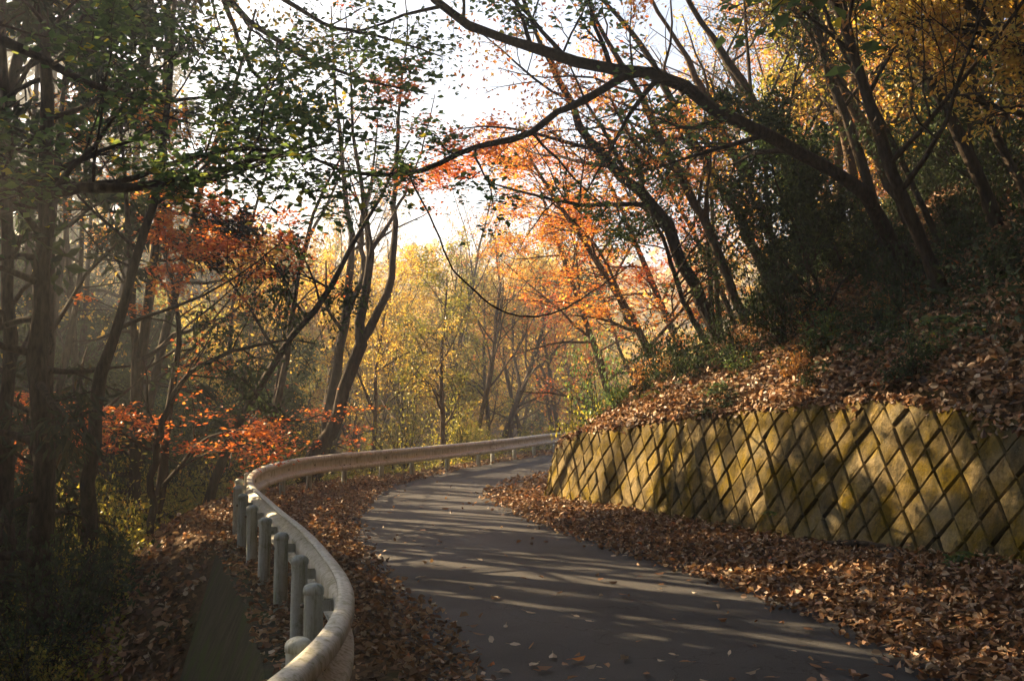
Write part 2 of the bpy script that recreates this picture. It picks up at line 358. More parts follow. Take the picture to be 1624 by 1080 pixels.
# ------------------------------------------------------------------ diagonal block retaining wall
def build_wall():
    t = thing('retaining_wall', 'mossy retaining wall of diagonal concrete blocks below the leafy bank', 'wall', (2.6, 12.8, 0))
    org = np.array([2.6, 12.8, 0])
    base = spline(WALL, 1400)[:, :2]
    k0 = int(np.argmin(np.abs(base[:, 1] - 4.6) + (base[:, 0] < 0) * 9)); k1 = int(np.argmin(np.abs(base[:, 1] - 17.6)))
    b = base[k0:k1 + 1][::-1]                                       # from the far end towards the camera
    s = np.concatenate([[0], np.cumsum(np.linalg.norm(np.diff(b, axis=0), axis=1))]); S = s[-1]
    tan = norm(np.gradient(b, axis=0)); nrm = np.stack([tan[:, 1], -tan[:, 0]], 1)
    nrm = np.where((nrm[:, :1] > 0), -nrm, nrm)                     # towards the road
    BAT = .24
    def at(si, ti, out=0.0):
        si = np.asarray(si, float); ti = np.asarray(ti, float)
        x = np.interp(si, s, b[:, 0]); y = np.interp(si, s, b[:, 1])
        nx = np.interp(si, s, nrm[:, 0]); ny = np.interp(si, s, nrm[:, 1])
        k = out - BAT * np.maximum(ti, -.3)
        return np.stack([x + nx * k, y + ny * k, ti + out * BAT], -1)
    topS = lambda si: walltop(np.interp(si, s, b[:, 1]))
    # solid body behind the blocks with a plain top band
    n = 110; ss = np.linspace(0, S, n); tp = topS(ss)
    prof = [(np.full(n, -.35), np.full(n, -.045)), (tp - .05, np.full(n, -.045)), (tp - .045, np.full(n, -.03)), (tp - .01, np.full(n, -.03)), (tp, np.full(n, -.05)), (tp + .005, np.full(n, -.36)), (np.full(n, -.35), np.full(n, -.5))]
    V = np.stack([at(ss, a, o) for a, o in prof], 1)
    m = len(prof); idx = np.arange(n * m).reshape(n, m); nx_ = np.roll(idx, -1, 1)
    mbm = MB(); mbm.add(V, np.stack([idx[:-1], nx_[:-1], nx_[1:], idx[1:]], -1))
    e0 = V[0]; c = e0.mean(0); mbm.add(np.vstack([e0, c]), None, [(i, (i + 1) % m, m) for i in range(m)])
    link('core', mbm.mesh('core', M['mortar'], False, org), t)
    r = np.random.default_rng(4)
    hs_, ht_ = .165, .205; found = []
    def clip(poly, f):
        out = []
        for i in range(len(poly)):
            a, c = poly[i], poly[(i + 1) % len(poly)]; fa, fc = f(a), f(c)
            if fa >= 0: out.append(a)
            if fa * fc < 0: out.append(a + (c - a) * fa / (fa - fc))
        return out
    count = 0
    for i in range(0, int(S / hs_) + 2):
        for j in range(-2, 10):
            if (i + j) % 2: continue
            c = np.array([i * hs_, j * ht_ + .02])
            poly = [c + (hs_, 0), c + (0, ht_), c + (-hs_, 0), c + (0, -ht_)]
            T0 = float(topS(min(max(c[0], 0), S))) - .03
            dT = (float(topS(min(c[0] + .2, S))) - float(topS(max(c[0] - .2, 0)))) / .4
            poly = clip(poly, lambda p: T0 + dT * (p[0] - c[0]) - p[1])
            if len(poly) > 2: poly = clip(poly, lambda p: p[1] + .25)
            if len(poly) > 2: poly = clip(poly, lambda p: p[0] - .01)
            if len(poly) > 2: poly = clip(poly, lambda p: S - .01 - p[0])
            if len(poly) < 3: continue
            poly = np.array(poly); cc = poly.mean(0)
            ar = .5 * abs(np.sum(poly[:, 0] * np.roll(poly[:, 1], -1) - poly[:, 1] * np.roll(poly[:, 0], -1)))
            if ar < .006: continue
            rad = np.linalg.norm(poly - cc, axis=1, keepdims=True)
            def inset(d): return cc + (poly - cc) * np.maximum(1 - d / np.maximum(rad * .68, .02), .1)
            tilt = r.normal(0, .05, 2); lift = r.normal(0, .008)
            def off(p, o): return o + lift + (p - cc) @ tilt
            r0, r1, r2, r3 = inset(.005), inset(.006), inset(.017), inset(.05)
            k = len(poly)
            v = np.vstack([at(r0[:, 0], r0[:, 1], -.06), at(r1[:, 0], r1[:, 1], off(r1, -.012)), at(r2[:, 0], r2[:, 1], off(r2, .008) + r.normal(0, .003, k)),
                           at(r3[:, 0], r3[:, 1], off(r3, .011) + r.normal(0, .004, k)), at(cc[None, 0], cc[None, 1], .012 + lift + r.normal(0, .004))])
            q = [(l * k + a, l * k + (a + 1) % k, (l + 1) * k + (a + 1) % k, (l + 1) * k + a) for l in range(3) for a in range(k)]
            tr = [(3 * k + a, 3 * k + (a + 1) % k, 4 * k) for a in range(k)]
            ctr = at(cc[0], cc[1]); seen = ctr[1] > 7.9 and cc[1] > -.12
            found.append(((ar / ctr[1] ** 2) * seen, v, q, tr, ctr))
    found.sort(key=lambda f: -f[0]); rest = MB()
    for n_, (a_, v, q, tr, ctr) in enumerate(found):
        if n_ < 300 and a_ > 0:
            mm = MB(); mm.add(v, q, tr); link('block', mm.mesh('block', M['block'], False, ctr), t, tuple(ctr - org))
        else: rest.add(v, q, tr)
    tag(link('further_blocks', rest.mesh('further_blocks', M['block'], False, org), t), kind='stuff')
    print('blocks', len(found), sum(f[0] > 0 for f in found))
    return at, S
wall_at, wall_S = build_wall()

# ------------------------------------------------------------------ guardrail
def build_rail():
    t = thing('guardrail', 'weathered cream steel guardrail curving along the road edge on grey posts', 'guardrail', (-4.0, 15.5, 0))
    org = np.array([-4.0, 15.5, 0])
    line = spline(np.c_[railC, np.zeros(len(railC))], 900)[:, :2]
    s = np.concatenate([[0], np.cumsum(np.linalg.norm(np.diff(line, axis=0), axis=1))])
    tan = norm(np.gradient(line, axis=0)); right = np.stack([tan[:, 1], -tan[:, 0]], 1)
    def at(si, u, z):
        x = np.interp(si, s, line[:, 0]) + np.interp(si, s, right[:, 0]) * u
        y = np.interp(si, s, line[:, 1]) + np.interp(si, s, right[:, 1]) * u
        return np.stack([x, y, np.zeros_like(x) + z], -1)
    prof = np.array([(-.004, .676), (0, .688), (.02, .690), (.058, .682), (.080, .666), (.088, .648), (.088, .616), (.078, .598), (.012, .568), (0, .556), (0, .469), (.012, .457), (.078, .427), (.088, .409), (.088, .377), (.080, .359), (.058, .343), (.02, .335), (0, .337), (-.004, .349)])
    dn = np.gradient(prof, axis=0); nn = norm(np.stack([dn[:, 1], -dn[:, 0]], 1))
    inner = prof + nn * .006
    loop = np.vstack([prof, inner[::-1]])
    def s_at(x, y): return s[np.argmin(np.hypot(line[:, 0] - x, line[:, 1] - y))]
    def sweep(s0, s1, grow=0.0, step=.16):
        n = max(int((s1 - s0) / step), 6); ss = np.linspace(s0, s1, n); c = loop.mean(0)
        lp = loop if grow == 0 else np.vstack([prof - nn * grow, (prof - nn * .001)[::-1]])
        v = np.stack([at(ss, np.full(n, a), np.full(n, z)) for a, z in lp], 1)
        m = len(lp); idx = np.arange(n * m).reshape(n, m); nx = np.roll(idx, -1, 1)
        mb = MB(); mb.add(v, np.stack([idx[:-1], nx[:-1], nx[1:], idx[1:]], -1))
        h = m // 2
        for e in (0, n - 1): mb.add(v[e], [(i, i + 1, m - 2 - i, m - 1 - i) for i in range(h - 1)])
        return mb
    j1, j2 = s_at(-3.45, 20.6), s_at(-.53, 27.9)
    cuts = [s_at(-2.3, -3), s_at(-.855, 4.1) - 6.0, j1, j2, s_at(9, 46.5)]
    cuts = [s_at(-2.3, -3), j1, j2, s_at(9, 46.5)]
    for a, b in zip(cuts[:-1], cuts[1:]): link('beam', sweep(a, b).mesh('beam', M['rail'], True, org), t)
    for j in (j1, j2):
        o = link('splice', sweep(j - .24, j + .24, .012, .05).mesh('splice', M['rail'], True, org), t)
        for du in (-.12, .12):
            for z, u in ((.6, .076), (.45, .056)):
                c = at(np.array([j + du]), np.array([u + .004]), np.array([z]))[0]
                bolt(c, at(np.array([j]), np.array([1.]), 0)[0] - at(np.array([j]), np.array([0.]), 0)[0], .016, .014, o, org)
    # posts
    px = [(-.94, 4.6), (-1.06, 5.98), (-1.40, 7.1), (-1.79, 8.3), (-2.2, 9.5), (-2.63, 10.66), (-3.03, 11.8), (-3.42, 12.95), (-3.74, 14.2), (-3.98, 15.5), (-4.08, 16.8), (-3.98, 18.1), (-3.68, 19.4), (-3.25, 20.75), (-2.72, 22.1), (-2.2, 23.45), (-1.5, 25.2), (-.75, 27.1), (-.36, 28.2), (.35, 30.2), (1.0, 32.4), (1.7, 34.8), (2.6, 37.2), (3.7, 39.6), (5.3, 42.4), (7.3, 44.8)]
    px = [(-2.0, .0 - 1.5), (-1.55, .6), (-1.22, 2.0), (-.96, 3.3)] + px
    k = 20; a = np.arange(k) / k * 2 * math.pi; ring = np.stack([np.cos(a), np.sin(a)], 1)
    r = np.random.default_rng(2)
    for (x, y) in px:
        si = s_at(x, y); c = at(np.array([si]), np.array([-.118]), 0.)[0]; rdir = at(np.array([si]), np.array([1.]), 0.)[0] - at(np.array([si]), np.array([0.]), 0.)[0]
        top = .618 + r.normal(0, .006); R = .057
        mb = MB(); rows = [(R, -.35), (R, .0), (R, top - .05), (R * 1.0, top - .034)]
        v = np.vstack([np.c_[ring * q, np.full(k, z)] for q, z in rows])
        idx = np.arange(len(v)).reshape(len(rows), k); nx = np.roll(idx, -1, 1)
        mb.add(v, np.stack([idx[:-1], nx[:-1], nx[1:], idx[1:]], -1))
        lean = r.normal(0, .008, 2)
        o = link('post', mb.mesh('post', M['post']), t, tuple(c - org)); o.rotation_euler = (lean[0], lean[1], 0)
        mc = MB(); rows = [(R * .99, top - .036), (R * 1.09, top - .034), (R * 1.09, top - .008), (R * .98, top + .008), (R * .7, top + .02), (R * .35, top + .027), (R * .05, top + .029)]
        v = np.vstack([np.c_[ring * q, np.full(k, z)] for q, z in rows]); idx = np.arange(len(v)).reshape(len(rows), k); nx = np.roll(idx, -1, 1)
        mc.add(v, np.stack([idx[:-1], nx[:-1], nx[1:], idx[1:]], -1))
        link('cap', mc.mesh('cap', M['post']), o)
        # bracket between post and beam
        tdir = np.array([-rdir[1], rdir[0], 0]); zdir = np.array([0, 0, 1.])
        mk = MB()
        for (u0, u1, t0, t1, z0, z1) in ((.045, .118, -.03, -.024, .482, .545), (.045, .118, .024, .03, .482, .545), (.05, .056, -.024, .024, .484, .543)):
            v = [rdir * u + tdir * tt + zdir * z for u in (u0, u1) for tt in (t0, t1) for z in (z0, z1)]
            mk.add(v, [(0, 1, 3, 2), (4, 6, 7, 5), (0, 4, 5, 1), (2, 3, 7, 6), (0, 2, 6, 4), (1, 5, 7, 3)])
        bk = link('bracket', mk.mesh('bracket', M['post'], False), o)
        bolt(zdir * .515 - rdir * .057, -rdir, .014, .02, bk, np.zeros(3))
        bolt(zdir * .512 + rdir * .113, rdir, .018, .012, bk, np.zeros(3))
    return t
def bolt(c, d, r, l, parent, org):
    d = norm(np.asarray(d, float)); u = norm(np.cross(d, [0, 0, 1.])); v = np.cross(d, u)
    a = np.arange(6) / 6 * 2 * math.pi; ring = np.cos(a)[:, None] * u + np.sin(a)[:, None] * v
    V = np.vstack([c + ring * r - d * .01, c + ring * r + d * l * .7, c + ring * r * .6 + d * l, (c + d * l)[None]])
    q = [(i * 6 + j, i * 6 + (j + 1) % 6, (i + 1) * 6 + (j + 1) % 6, (i + 1) * 6 + j) for i in range(2) for j in range(6)]
    mb = MB(); mb.add(V, q, [(12 + j, 12 + (j + 1) % 6, 18) for j in range(6)])
    return link('bolt', mb.mesh('bolt', M['bolt'], False, org), parent)
build_rail()

# concrete footing wall under the road shoulder, seen beyond the near posts
def build_footing():
    line = spline(np.c_[railC, np.zeros(len(railC))], 900)[:, :2]
    tan = norm(np.gradient(line, axis=0)); left = np.stack([-tan[:, 1], tan[:, 0]], 1)
    sel = (line[:, 1] > -2) & (line[:, 1] < 11.6); l, n = line[sel], left[sel]
    H = 2.3 * np.clip((11.6 - l[:, 1]) / 3.2, .06, 1) + .15
    prof = [(.20, np.full(len(l), .01)), (.21, np.full(len(l), .04)), (.385, np.full(len(l), .04)), (.40, np.full(len(l), .025))]
    V = [np.c_[l + n * u, z] for u, z in prof]
    V.append(np.c_[l + n * (.41 + .42 * H)[:, None], -H]); V.append(np.c_[l + n * .20, -H])
    V = np.stack(V, 1); m = V.shape[1]; idx = np.arange(len(l) * m).reshape(len(l), m); nx = np.roll(idx, -1, 1)
    mb = MB(); mb.add(V, np.stack([idx[:-1], nx[:-1], nx[1:], idx[1:]], -1)); mb.add(V[-1], [(0, 1, 2, 3), (0, 3, 4, 5)])
    org = np.array([-2, 8, 0.])
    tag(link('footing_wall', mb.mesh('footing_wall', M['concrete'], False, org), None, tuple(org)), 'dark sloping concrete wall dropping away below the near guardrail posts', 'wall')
build_footing()

# ------------------------------------------------------------------ trees
HP = np.array([math.cos(SUN_AZ), math.sin(SUN_AZ)])               # across the sun's path on the ground
HD = np.array([math.sin(SUN_AZ), -math.cos(SUN_AZ)])              # the way its light travels
BANDS = [(6.75, 7.3, 1.), (7.7, 7.95, .9), (8.25, 8.95, 1.), (9.15, 9.7, 1.), (10.0, 10.2, .35), (10.45, 10.7, .65), (11.02, 11.58, 1.), (11.84, 12.56, 1.), (13.24, 13.76, 1.), (13.98, 14.4, 1.), (14.55, 14.95, 1.),
         (15.3, 15.8, .95), (16.1, 16.7, .95), (17., 17.7, .95), (18., 18.8, .95), (19.3, 22, .85), (23.5, 27, .7), (28, 36, .6)]
TARGETS = [(P(a, b, d), rad) for a, b, d, rad in ((300, 660, 15.8, 1.1), (350, 730, 15.5, .8), (330, 450, 17.8, 1.9), (220, 430, 18.2, 1.4), (430, 460, 21.5, 1.8), (90, 730, 17, .7), (200, 900, 13, .9), (380, 780, 17, .8), (150, 800, 14, .7),
           (640, 560, 28, 3.2), (760, 520, 30, 3.2), (560, 520, 30, 3.2), (690, 600, 34, 3.), (480, 560, 30, 3.), (880, 370, 20, 2.5), (800, 420, 23, 2.2), (1180, 250, 24, 2.), (1330, 150, 22, 2.5), (1480, 80, 22, 2.2), (925, 620, 19.6, 1.1), (1050, 632, 15, .6), (1180, 612, 13.5, .55), (1290, 600, 12.8, .5), (220, 180, 9.2, .6), (470, 120, 10.8, .8), (330, 240, 9., .45), (1250, 110, 16, 1.6), (1420, 90, 15, 1.5), (1550, 150, 14, 1.3), (1100, 60, 18, 1.6))]
def open_to_sun(p):
    """share of leaves missing along the gaps in the canopy through which the sun reaches road, wall and bank"""
    t = np.maximum(p[:, 2] - .6, 0) / math.tan(SUN_EL)
    q = p[:, :2] + HD * t[:, None]
    w = q @ HP
    L = np.zeros(len(p))
    for lo, hi, a in BANDS: L = np.where((w > lo) & (w < hi), a, L)
    inside = (q[:, 0] > -4.6) & (q[:, 0] < np.where(w < 9.8, 3.0, 6.0)) & (t > 2)
    dap = noise2(w * 4.5, q[:, 0] * 2.0, 71)
    L = np.where(inside & ((dap > -.2) | (w < 9.8) | (w > 13)), L, 0)
    for c, rad in TARGETS:
        d = p - c; s = d @ SUND; off = np.linalg.norm(d - s[:, None] * SUND, axis=1)
        L = np.where((s > rad * 1.3) & (off < rad), np.maximum(L, .85), L)
    return L

def leaves(mb, rng, pts, m, size, style, spread, cull=True, org=(0, 0, 0), wide=.6):
    B, n, _ = pts.shape
    if B == 0 or m <= 0: return
    k = int(B * m)
    bi = rng.integers(0, B, k); t = rng.uniform(.15, 1, k) * (n - 1); i0 = np.minimum(t.astype(int), n - 2); f = (t - i0)[:, None]
    a, b = pts[bi, i0], pts[bi, i0 + 1]
    c = a * (1 - f) + b * f + rng.normal(0, 1, (k, 3)) * np.asarray(spread)
    if cull:
        keep = rng.uniform(0, 1, k) > open_to_sun(c + np.asarray(org)) * .997
        c, a, b = c[keep], a[keep], b[keep]; k = len(c)
    if k == 0: return
    tw = norm(b - a)
    if style == 'needle':
        ax_ = norm(tw * .7 + rng.normal(0, .35, (k, 3)) + np.array([0, 0, -.45]))
        nr = norm(np.cross(ax_, rng.normal(0, 1, (k, 3))))
    elif style == 'flat':
        ax_ = norm(np.c_[rng.normal(0, 1, (k, 2)), rng.normal(-.1, .22, k)])
        nr = norm(np.c_[rng.normal(0, .4, (k, 2)), np.ones(k)])
    elif style == 'hang':
        ax_ = norm(np.c_[rng.normal(0, .8, (k, 2)), rng.normal(-.7, .5, k)]); nr = norm(rng.normal(0, 1, (k, 3)))
    else:
        ax_ = norm(rng.normal(0, 1, (k, 3)) + tw * .4 + np.array([0, 0, -.15])); nr = norm(rng.normal(0, 1, (k, 3)) + np.array([0, 0, .7]))
    sd = norm(np.cross(nr, ax_)); nr = np.cross(ax_, sd)
    L = (size * rng.uniform(.6, 1.3, k))[:, None]; W = L * wide
    v = np.stack([c, c + ax_ * L * .45 + sd * W * .5 + nr * L * .08, c + ax_ * L - nr * L * .06, c + ax_ * L * .45 - sd * W * .5 + nr * L * .08], 1)
    mb.add(v, np.arange(k * 4).reshape(k, 4))

def walk(rng, st, di, ln, nseg, wander, trop):
    B = len(st); pts = np.empty((B, nseg + 1, 3)); pts[:, 0] = st; d = norm(di)
    for i in range(nseg):
        d = norm(d + rng.normal(0, wander, (B, 3)) + np.asarray(trop))
        pts[:, i + 1] = pts[:, i] + d * (ln / nseg)[:, None]
    return pts

def sprout(rng, pts, rad, cnt, tmin, tmax, ang, lenf, radf, flat=0.0, shade=None):
    """start points, directions, lengths and radii of cnt side branches on every branch of pts"""
    B, n, _ = pts.shape
    t = (tmin + (tmax - tmin) * (np.arange(cnt)[None] + rng.uniform(0, 1, (B, cnt))) / cnt) * (n - 1)
    i0 = np.minimum(t.astype(int), n - 2); f = t - i0; bi = np.arange(B)[:, None]
    a, b = pts[bi, i0], pts[bi, i0 + 1]
    st = a + (b - a) * f[..., None]; tw = norm(b - a)
    r = rad[bi, i0] * (1 - f) + rad[bi, i0 + 1] * f
    rv = rng.normal(0, 1, (B, cnt, 3)); side = norm(rv - tw * (rv * tw).sum(-1, keepdims=True))
    side = norm(side * np.array([1, 1, 1 - flat]))
    an = np.radians(ang + rng.normal(0, 10, (B, cnt)))[..., None]
    di = norm(tw * np.cos(an) + side * np.sin(an))
    full = np.linalg.norm(np.diff(pts, axis=1), axis=2).sum(1)[:, None]
    ln = full * lenf * rng.uniform(.65, 1.25, (B, cnt)) * (1.15 - .6 * t / (n - 1))
    return st.reshape(-1, 3), di.reshape(-1, 3), ln.ravel(), np.minimum((r * radf), r * .85).ravel()

SPEC = {
    # limbs, twigs, twiglets, leaf mat, bark, style, leaf size, leaves per twig, spread
    'cedar':  dict(n1=46, t1=(.12, .98), a1=78, l1=.17, n2=5, n3=3, leaf='leaf_cedar', bark='bark_cedar', style='needle', size=.20, m=9, spread=.07, wide=.24, trop1=(0, 0, -.05), conic=True, flat=.4),
    'ever':   dict(n1=16, t1=(.25, 1.), a1=52, l1=.36, n2=7, n3=4, leaf='leaf_dark', bark='bark_dark', style='any', size=.085, m=16, spread=.10, wide=.5, trop1=(0, 0, .04), flat=.2),
    'green':  dict(n1=16, t1=(.2, 1.), a1=55, l1=.38, n2=7, n3=5, leaf='leaf_green', bark='bark_dark', style='flat', size=.09, m=13, spread=.10, wide=.7, trop1=(0, 0, .02), flat=.5),
    'maple':  dict(n1=14, t1=(.22, 1.), a1=62, l1=.42, n2=8, n3=5, leaf='leaf_red', bark='bark_brown', style='flat', size=.075, m=20, spread=(.14, .14, .035), wide=.75, trop1=(0, 0, -.01), flat=.75),
    'gold':   dict(n1=15, t1=(.25, 1.), a1=48, l1=.36, n2=7, n3=5, leaf='leaf_gold', bark='bark_brown', style='any', size=.085, m=9, spread=.11, wide=.6, trop1=(0, 0, .05), flat=.2),
    'bare':   dict(n1=14, t1=(.35, 1.), a1=38, l1=.36, n2=7, n3=5, leaf='leaf_brown', bark='bark_brown', style='hang', size=.07, m=1.2, spread=.05, wide=.5, trop1=(0, 0, .07), flat=0),
}
def sweep_trunks(mb, rng, trunks, k=10, rough=.08):
    for pts, rad in trunks: tubes(mb, pts[None], rad[None], k, rng, rough)

def tree_meshes(rng, trunks, sp, over=None, cull=True, org=(0, 0, 0), leafmat=None, leafy=1.0, limbs=None):
    """trunks: list of (pts (n,3), rad (n)) relative to the foot. Returns meshes trunk, branches, crown."""
    s = dict(SPEC[sp]); s.update(over or {})
    mt, mc = MB(), MB(); mbr = mt
    sweep_trunks(mt, rng, trunks)
    tot = sum(np.linalg.norm(np.diff(p, axis=0), axis=1).sum() for p, _ in trunks)
    for pts, rad in trunks:
        L = np.linalg.norm(np.diff(pts, axis=0), axis=1).sum()
        n1 = max(2, int(round((limbs or s['n1']) * L / tot * (1 if len(trunks) == 1 else 1.2))))
        st, di, ln, rr = sprout(rng, pts[None], rad[None], n1, *s['t1'], s['a1'], s['l1'] * (tot / L if len(trunks) > 1 else 1) ** .5, .5, s['flat'] * .5)
        if s.get('conic'): ln = ln * 1.0
        p1 = walk(rng, st, di, ln, 6, .14, s['trop1']); r1 = rr[:, None] * np.linspace(1, .25, 7)
        if cull:
            kp = rng.uniform(0, 1, len(p1)) > .93 * open_to_sun(p1[:, 3] + np.asarray(org)); p1, r1 = p1[kp], r1[kp]
            if not len(p1): continue
        tubes(mbr, p1, r1, 6)
        st, di, ln, rr = sprout(rng, p1, r1, s['n2'], .2, 1, 45, .45, .6, s['flat'])
        p2 = walk(rng, st, di, ln, 4, .16, (0, 0, -.02)); r2 = np.maximum(rr, .004)[:, None] * np.linspace(1, .35, 5)
        if cull:
            kp = rng.uniform(0, 1, len(p2)) > .95 * open_to_sun(p2[:, 2] + np.asarray(org)); p2, r2 = p2[kp], r2[kp]
            if not len(p2): continue
        tubes(mbr, p2, r2, 3)
        st, di, ln, rr = sprout(rng, p2, r2, s['n3'], .2, 1, 42, .55, .6, s['flat'])
        if cull:
            kp = rng.uniform(0, 1, len(st)) > .99 * open_to_sun(st + np.asarray(org)); st, di, ln, rr = st[kp], di[kp], ln[kp], rr[kp]
            if not len(st): continue
        p3 = walk(rng, st, di, np.maximum(ln, .12), 2, .2, (0, 0, -.03)); r3 = np.maximum(rr, .0028)[:, None] * np.linspace(1, .5, 3)
        tubes(mbr, p3, r3, 3)
        leaves(mc, rng, p3, s['m'] * leafy, s['size'], s['style'], s['spread'], cull, org, s['wide'])
        leaves(mc, rng, p2[:, 2:], s['m'] * leafy * .6, s['size'], s['style'], s['spread'], cull, org, s['wide'])
    return mt.mesh('trunk', M[s['bark']]), (mc.mesh('crown', M[leafmat or s['leaf']], False) if mc.n else None)

def straight(rng, h, r, lean=(0, 0), wander=.035, n=14, flare=1.35):
    d = norm(np.array([[lean[0], lean[1], 1.0]]))
    p = walk(rng, np.zeros((1, 3)), d, np.array([h]), n - 1, wander, (-lean[0] * .02, -lean[1] * .02, .012))[0]
    p = np.vstack([p[0] - d[0] * .4, p])
    rad = r * np.linspace(1, .12, n) ** .8; rad[0] *= flare
    return p, np.concatenate([[rad[0] * 1.05], rad])

def plant_tree(name, label, cat, trunks, sp, base, group=None, seed=0, **kw):
    rng = np.random.default_rng(seed)
    e = thing(name, label, cat, base, group)
    ms = tree_meshes(rng, trunks, sp, org=base, **kw)
    for nm, me in zip(('trunk', 'crown'), ms):
        if me: link(nm, me, e)
    return e
def simple_tree(name, label, sp, x, y, h, r, lean=(0, 0), seed=0, group=None, wander=.035, **kw):
    rng = np.random.default_rng(seed + 1000)
    base = np.array([x, y, h1(x, y) - .05])
    return plant_tree(name, label, 'tree', [straight(rng, h, r, lean, wander)], sp, base, group, seed, **kw)
def px_x(px, d): return (px - CX) / F * d
def copy_tree(o):
    c = o.copy(); COL.objects.link(c)
    for ch in o.children:
        k = ch.copy(); COL.objects.link(k); k.parent = c
    return c
def trunk_from(pix, n=16):
    """pix: (px, py, distance, radius) along a stem"""
    p = np.array([P(a, b, d) for a, b, d, _ in pix]); r = np.array([q[3] for q in pix])
    t = np.linspace(0, len(pix) - 1, n)
    sp_ = spline(p, n)
    s = np.concatenate([[0], np.cumsum(np.linalg.norm(np.diff(p, axis=0), axis=1))])
    return sp_, np.interp(np.linspace(0, s[-1], n), s, r)
def hero(name, label, cat, stems, sp, seed=0, group=None, foot=None, **kw):
    tr = [trunk_from(s, 22) for s in stems]; kr = np.random.default_rng(seed + 5)
    for p_, r_ in tr: p_[2:-1] += kr.normal(0, .32, (len(p_) - 3, 3)) * r_[2:-1, None]
    b = tr[0][0][0].copy() if foot is None else np.asarray(foot, float)
    tr = [(p - b, r) for p, r in tr]
    return plant_tree(name, label, cat, tr, sp, b, group, seed, **kw)


sdl = lambda x, y: float(sdist(railC, np.array([x]), np.array([y]))[0]); sdr = lambda x, y: -float(sdist(wallC, np.array([x]), np.array([y]))[0])
def sun_cap(x, y, tall):
    """largest scale at which a plant on the valley side stays below the light that reaches the road and wall"""
    w = x * HP[0] + y * HP[1]
    cap = 9.; z0 = h1(x, y)
    for c, rad in TARGETS:
        d = np.array([x, y]) - c[:2]; s = float(d @ -HD)
        if s > rad and abs(float(d @ HP)) < rad + 1.2: cap = min(cap, max((c[2] - rad * .5 + s * math.tan(SUN_EL) - z0) / tall, .22))
    if not 6.6 < w < 16.5 or sdl(x, y) < 0: return cap
    return min(cap, max(((-3.4 - x) / HD[0] * math.tan(SUN_EL) - z0) / tall, .22))
def ground_hit(px, py, lo=3.0, hi=120.0):
    d = np.concatenate([np.arange(lo, 40, .1), np.arange(40, hi, .5)])
    p = np.array([P(px, py, k) for k in d]); z = hgt(p[:, 0], p[:, 1]); b = np.nonzero(p[:, 2] <= z)[0]
    return d[b[0]] if len(b) else hi

# ---- the forked tree behind the bend of the rail
by = 20.9
hero('forked_tree', 'dark forked tree leaning right just behind the bend of the guardrail', 'tree', [
    [(474, 790, by, .2), (490, 740, by, .17), (506, 711, by, .155), (534, 655, by, .145), (553, 598, by, .135), (571, 546, by, .13), (575, 500, by, .1), (581, 450, by, .09), (590, 394, by - .2, .08), (577, 350, by - .4, .06), (574, 300, by - .6, .05), (560, 220, by - .8, .035), (556, 120, by - 1, .02), (548, 20, by - 1, .01)],
    [(572, 545, by, .1), (592, 511, by + .1, .095), (608, 468, by + .2, .085), (621, 425, by + .3, .075), (625, 372, by + .3, .065), (627, 302, by + .3, .055), (629, 240, by + .4, .045), (634, 150, by + .5, .03), (646, 60, by + .6, .018), (640, -30, by + .6, .01)],
    [(590, 394, by - .2, .06), (603, 375, by, .05), (616, 355, by + .1, .04), (640, 310, by + .4, .03), (668, 240, by + .8, .02), (690, 150, by + 1, .01)],
], 'bare', 11, limbs=14, over=dict(bark='bark_dark', l1=.2))
b2 = 22.6
hero('slender_tree', 'slim dark double stem standing just behind the forked tree', 'tree', [
    [(497, 775, b2, .15), (512, 715, b2, .13), (527, 633, b2, .12), (545, 540, b2, .11), (549, 498, b2, .1), (552, 440, b2, .09), (557, 389, b2, .075), (549, 315, b2, .06), (540, 220, b2, .045), (530, 120, b2, .03), (525, 10, b2, .015)],
    [(549, 500, b2, .08), (565, 465, b2, .07), (576, 430, b2 + .2, .06), (572, 360, b2 + .3, .05), (590, 280, b2 + .5, .03), (600, 180, b2 + .7, .015)],
], 'maple', 12, limbs=8, leafy=.16, over=dict(bark='bark_dark', l1=.2))

# ---- tree on the bank whose limb reaches over the road
d0 = ground_hit(1420, 470)
hero('overhanging_tree', 'thick limbed tree on the bank whose long bough reaches across the road', 'tree', [
    [(1500, 520, d0 + .2, 0.127), (1450, 430, d0, 0.111), (1370, 320, d0 - .5, 0.097), (1260, 235, d0 - .8, 0.087), (1140, 180, d0 - 1.2, 0.081), (1073, 133, d0 - 1.4, 0.077), (1023, 113, d0 - 1.5, 0.074), (973, 110, d0 - 1.6, 0.077), (923, 100, d0 - 1.7, 0.071), (873, 83, d0 - 1.7, 0.067), (807, 63, d0 - 1.8, 0.060), (740, 40, d0 - 1.9, 0.053), (690, 0, d0 - 2, 0.047), (640, -70, d0 - 2, 0.034), (600, -160, d0 - 2, 0.014)],
    [(1010, 116, d0 - 1.5, 0.057), (970, 130, d0 - 1.7, 0.052), (933, 157, d0 - 1.9, 0.047), (900, 170, d0 - 2.1, 0.044), (873, 187, d0 - 2.2, 0.041), (840, 213, d0 - 2.3, 0.039), (807, 223, d0 - 2.4, 0.036), (757, 233, d0 - 2.5, 0.034), (707, 253, d0 - 2.6, 0.031), (673, 267, d0 - 2.6, 0.028), (625, 278, d0 - 2.6, 0.025), (575, 276, d0 - 2.7, 0.022), (530, 267, d0 - 2.7, 0.018), (490, 245, d0 - 2.8, 0.014), (450, 225, d0 - 2.8, 0.007)],
], 'green', 13, limbs=15, leafy=.65, over=dict(l1=.17, t1=(.3, 1.), a1=60, trop1=(0, 0, 0), n2=5, n3=4))

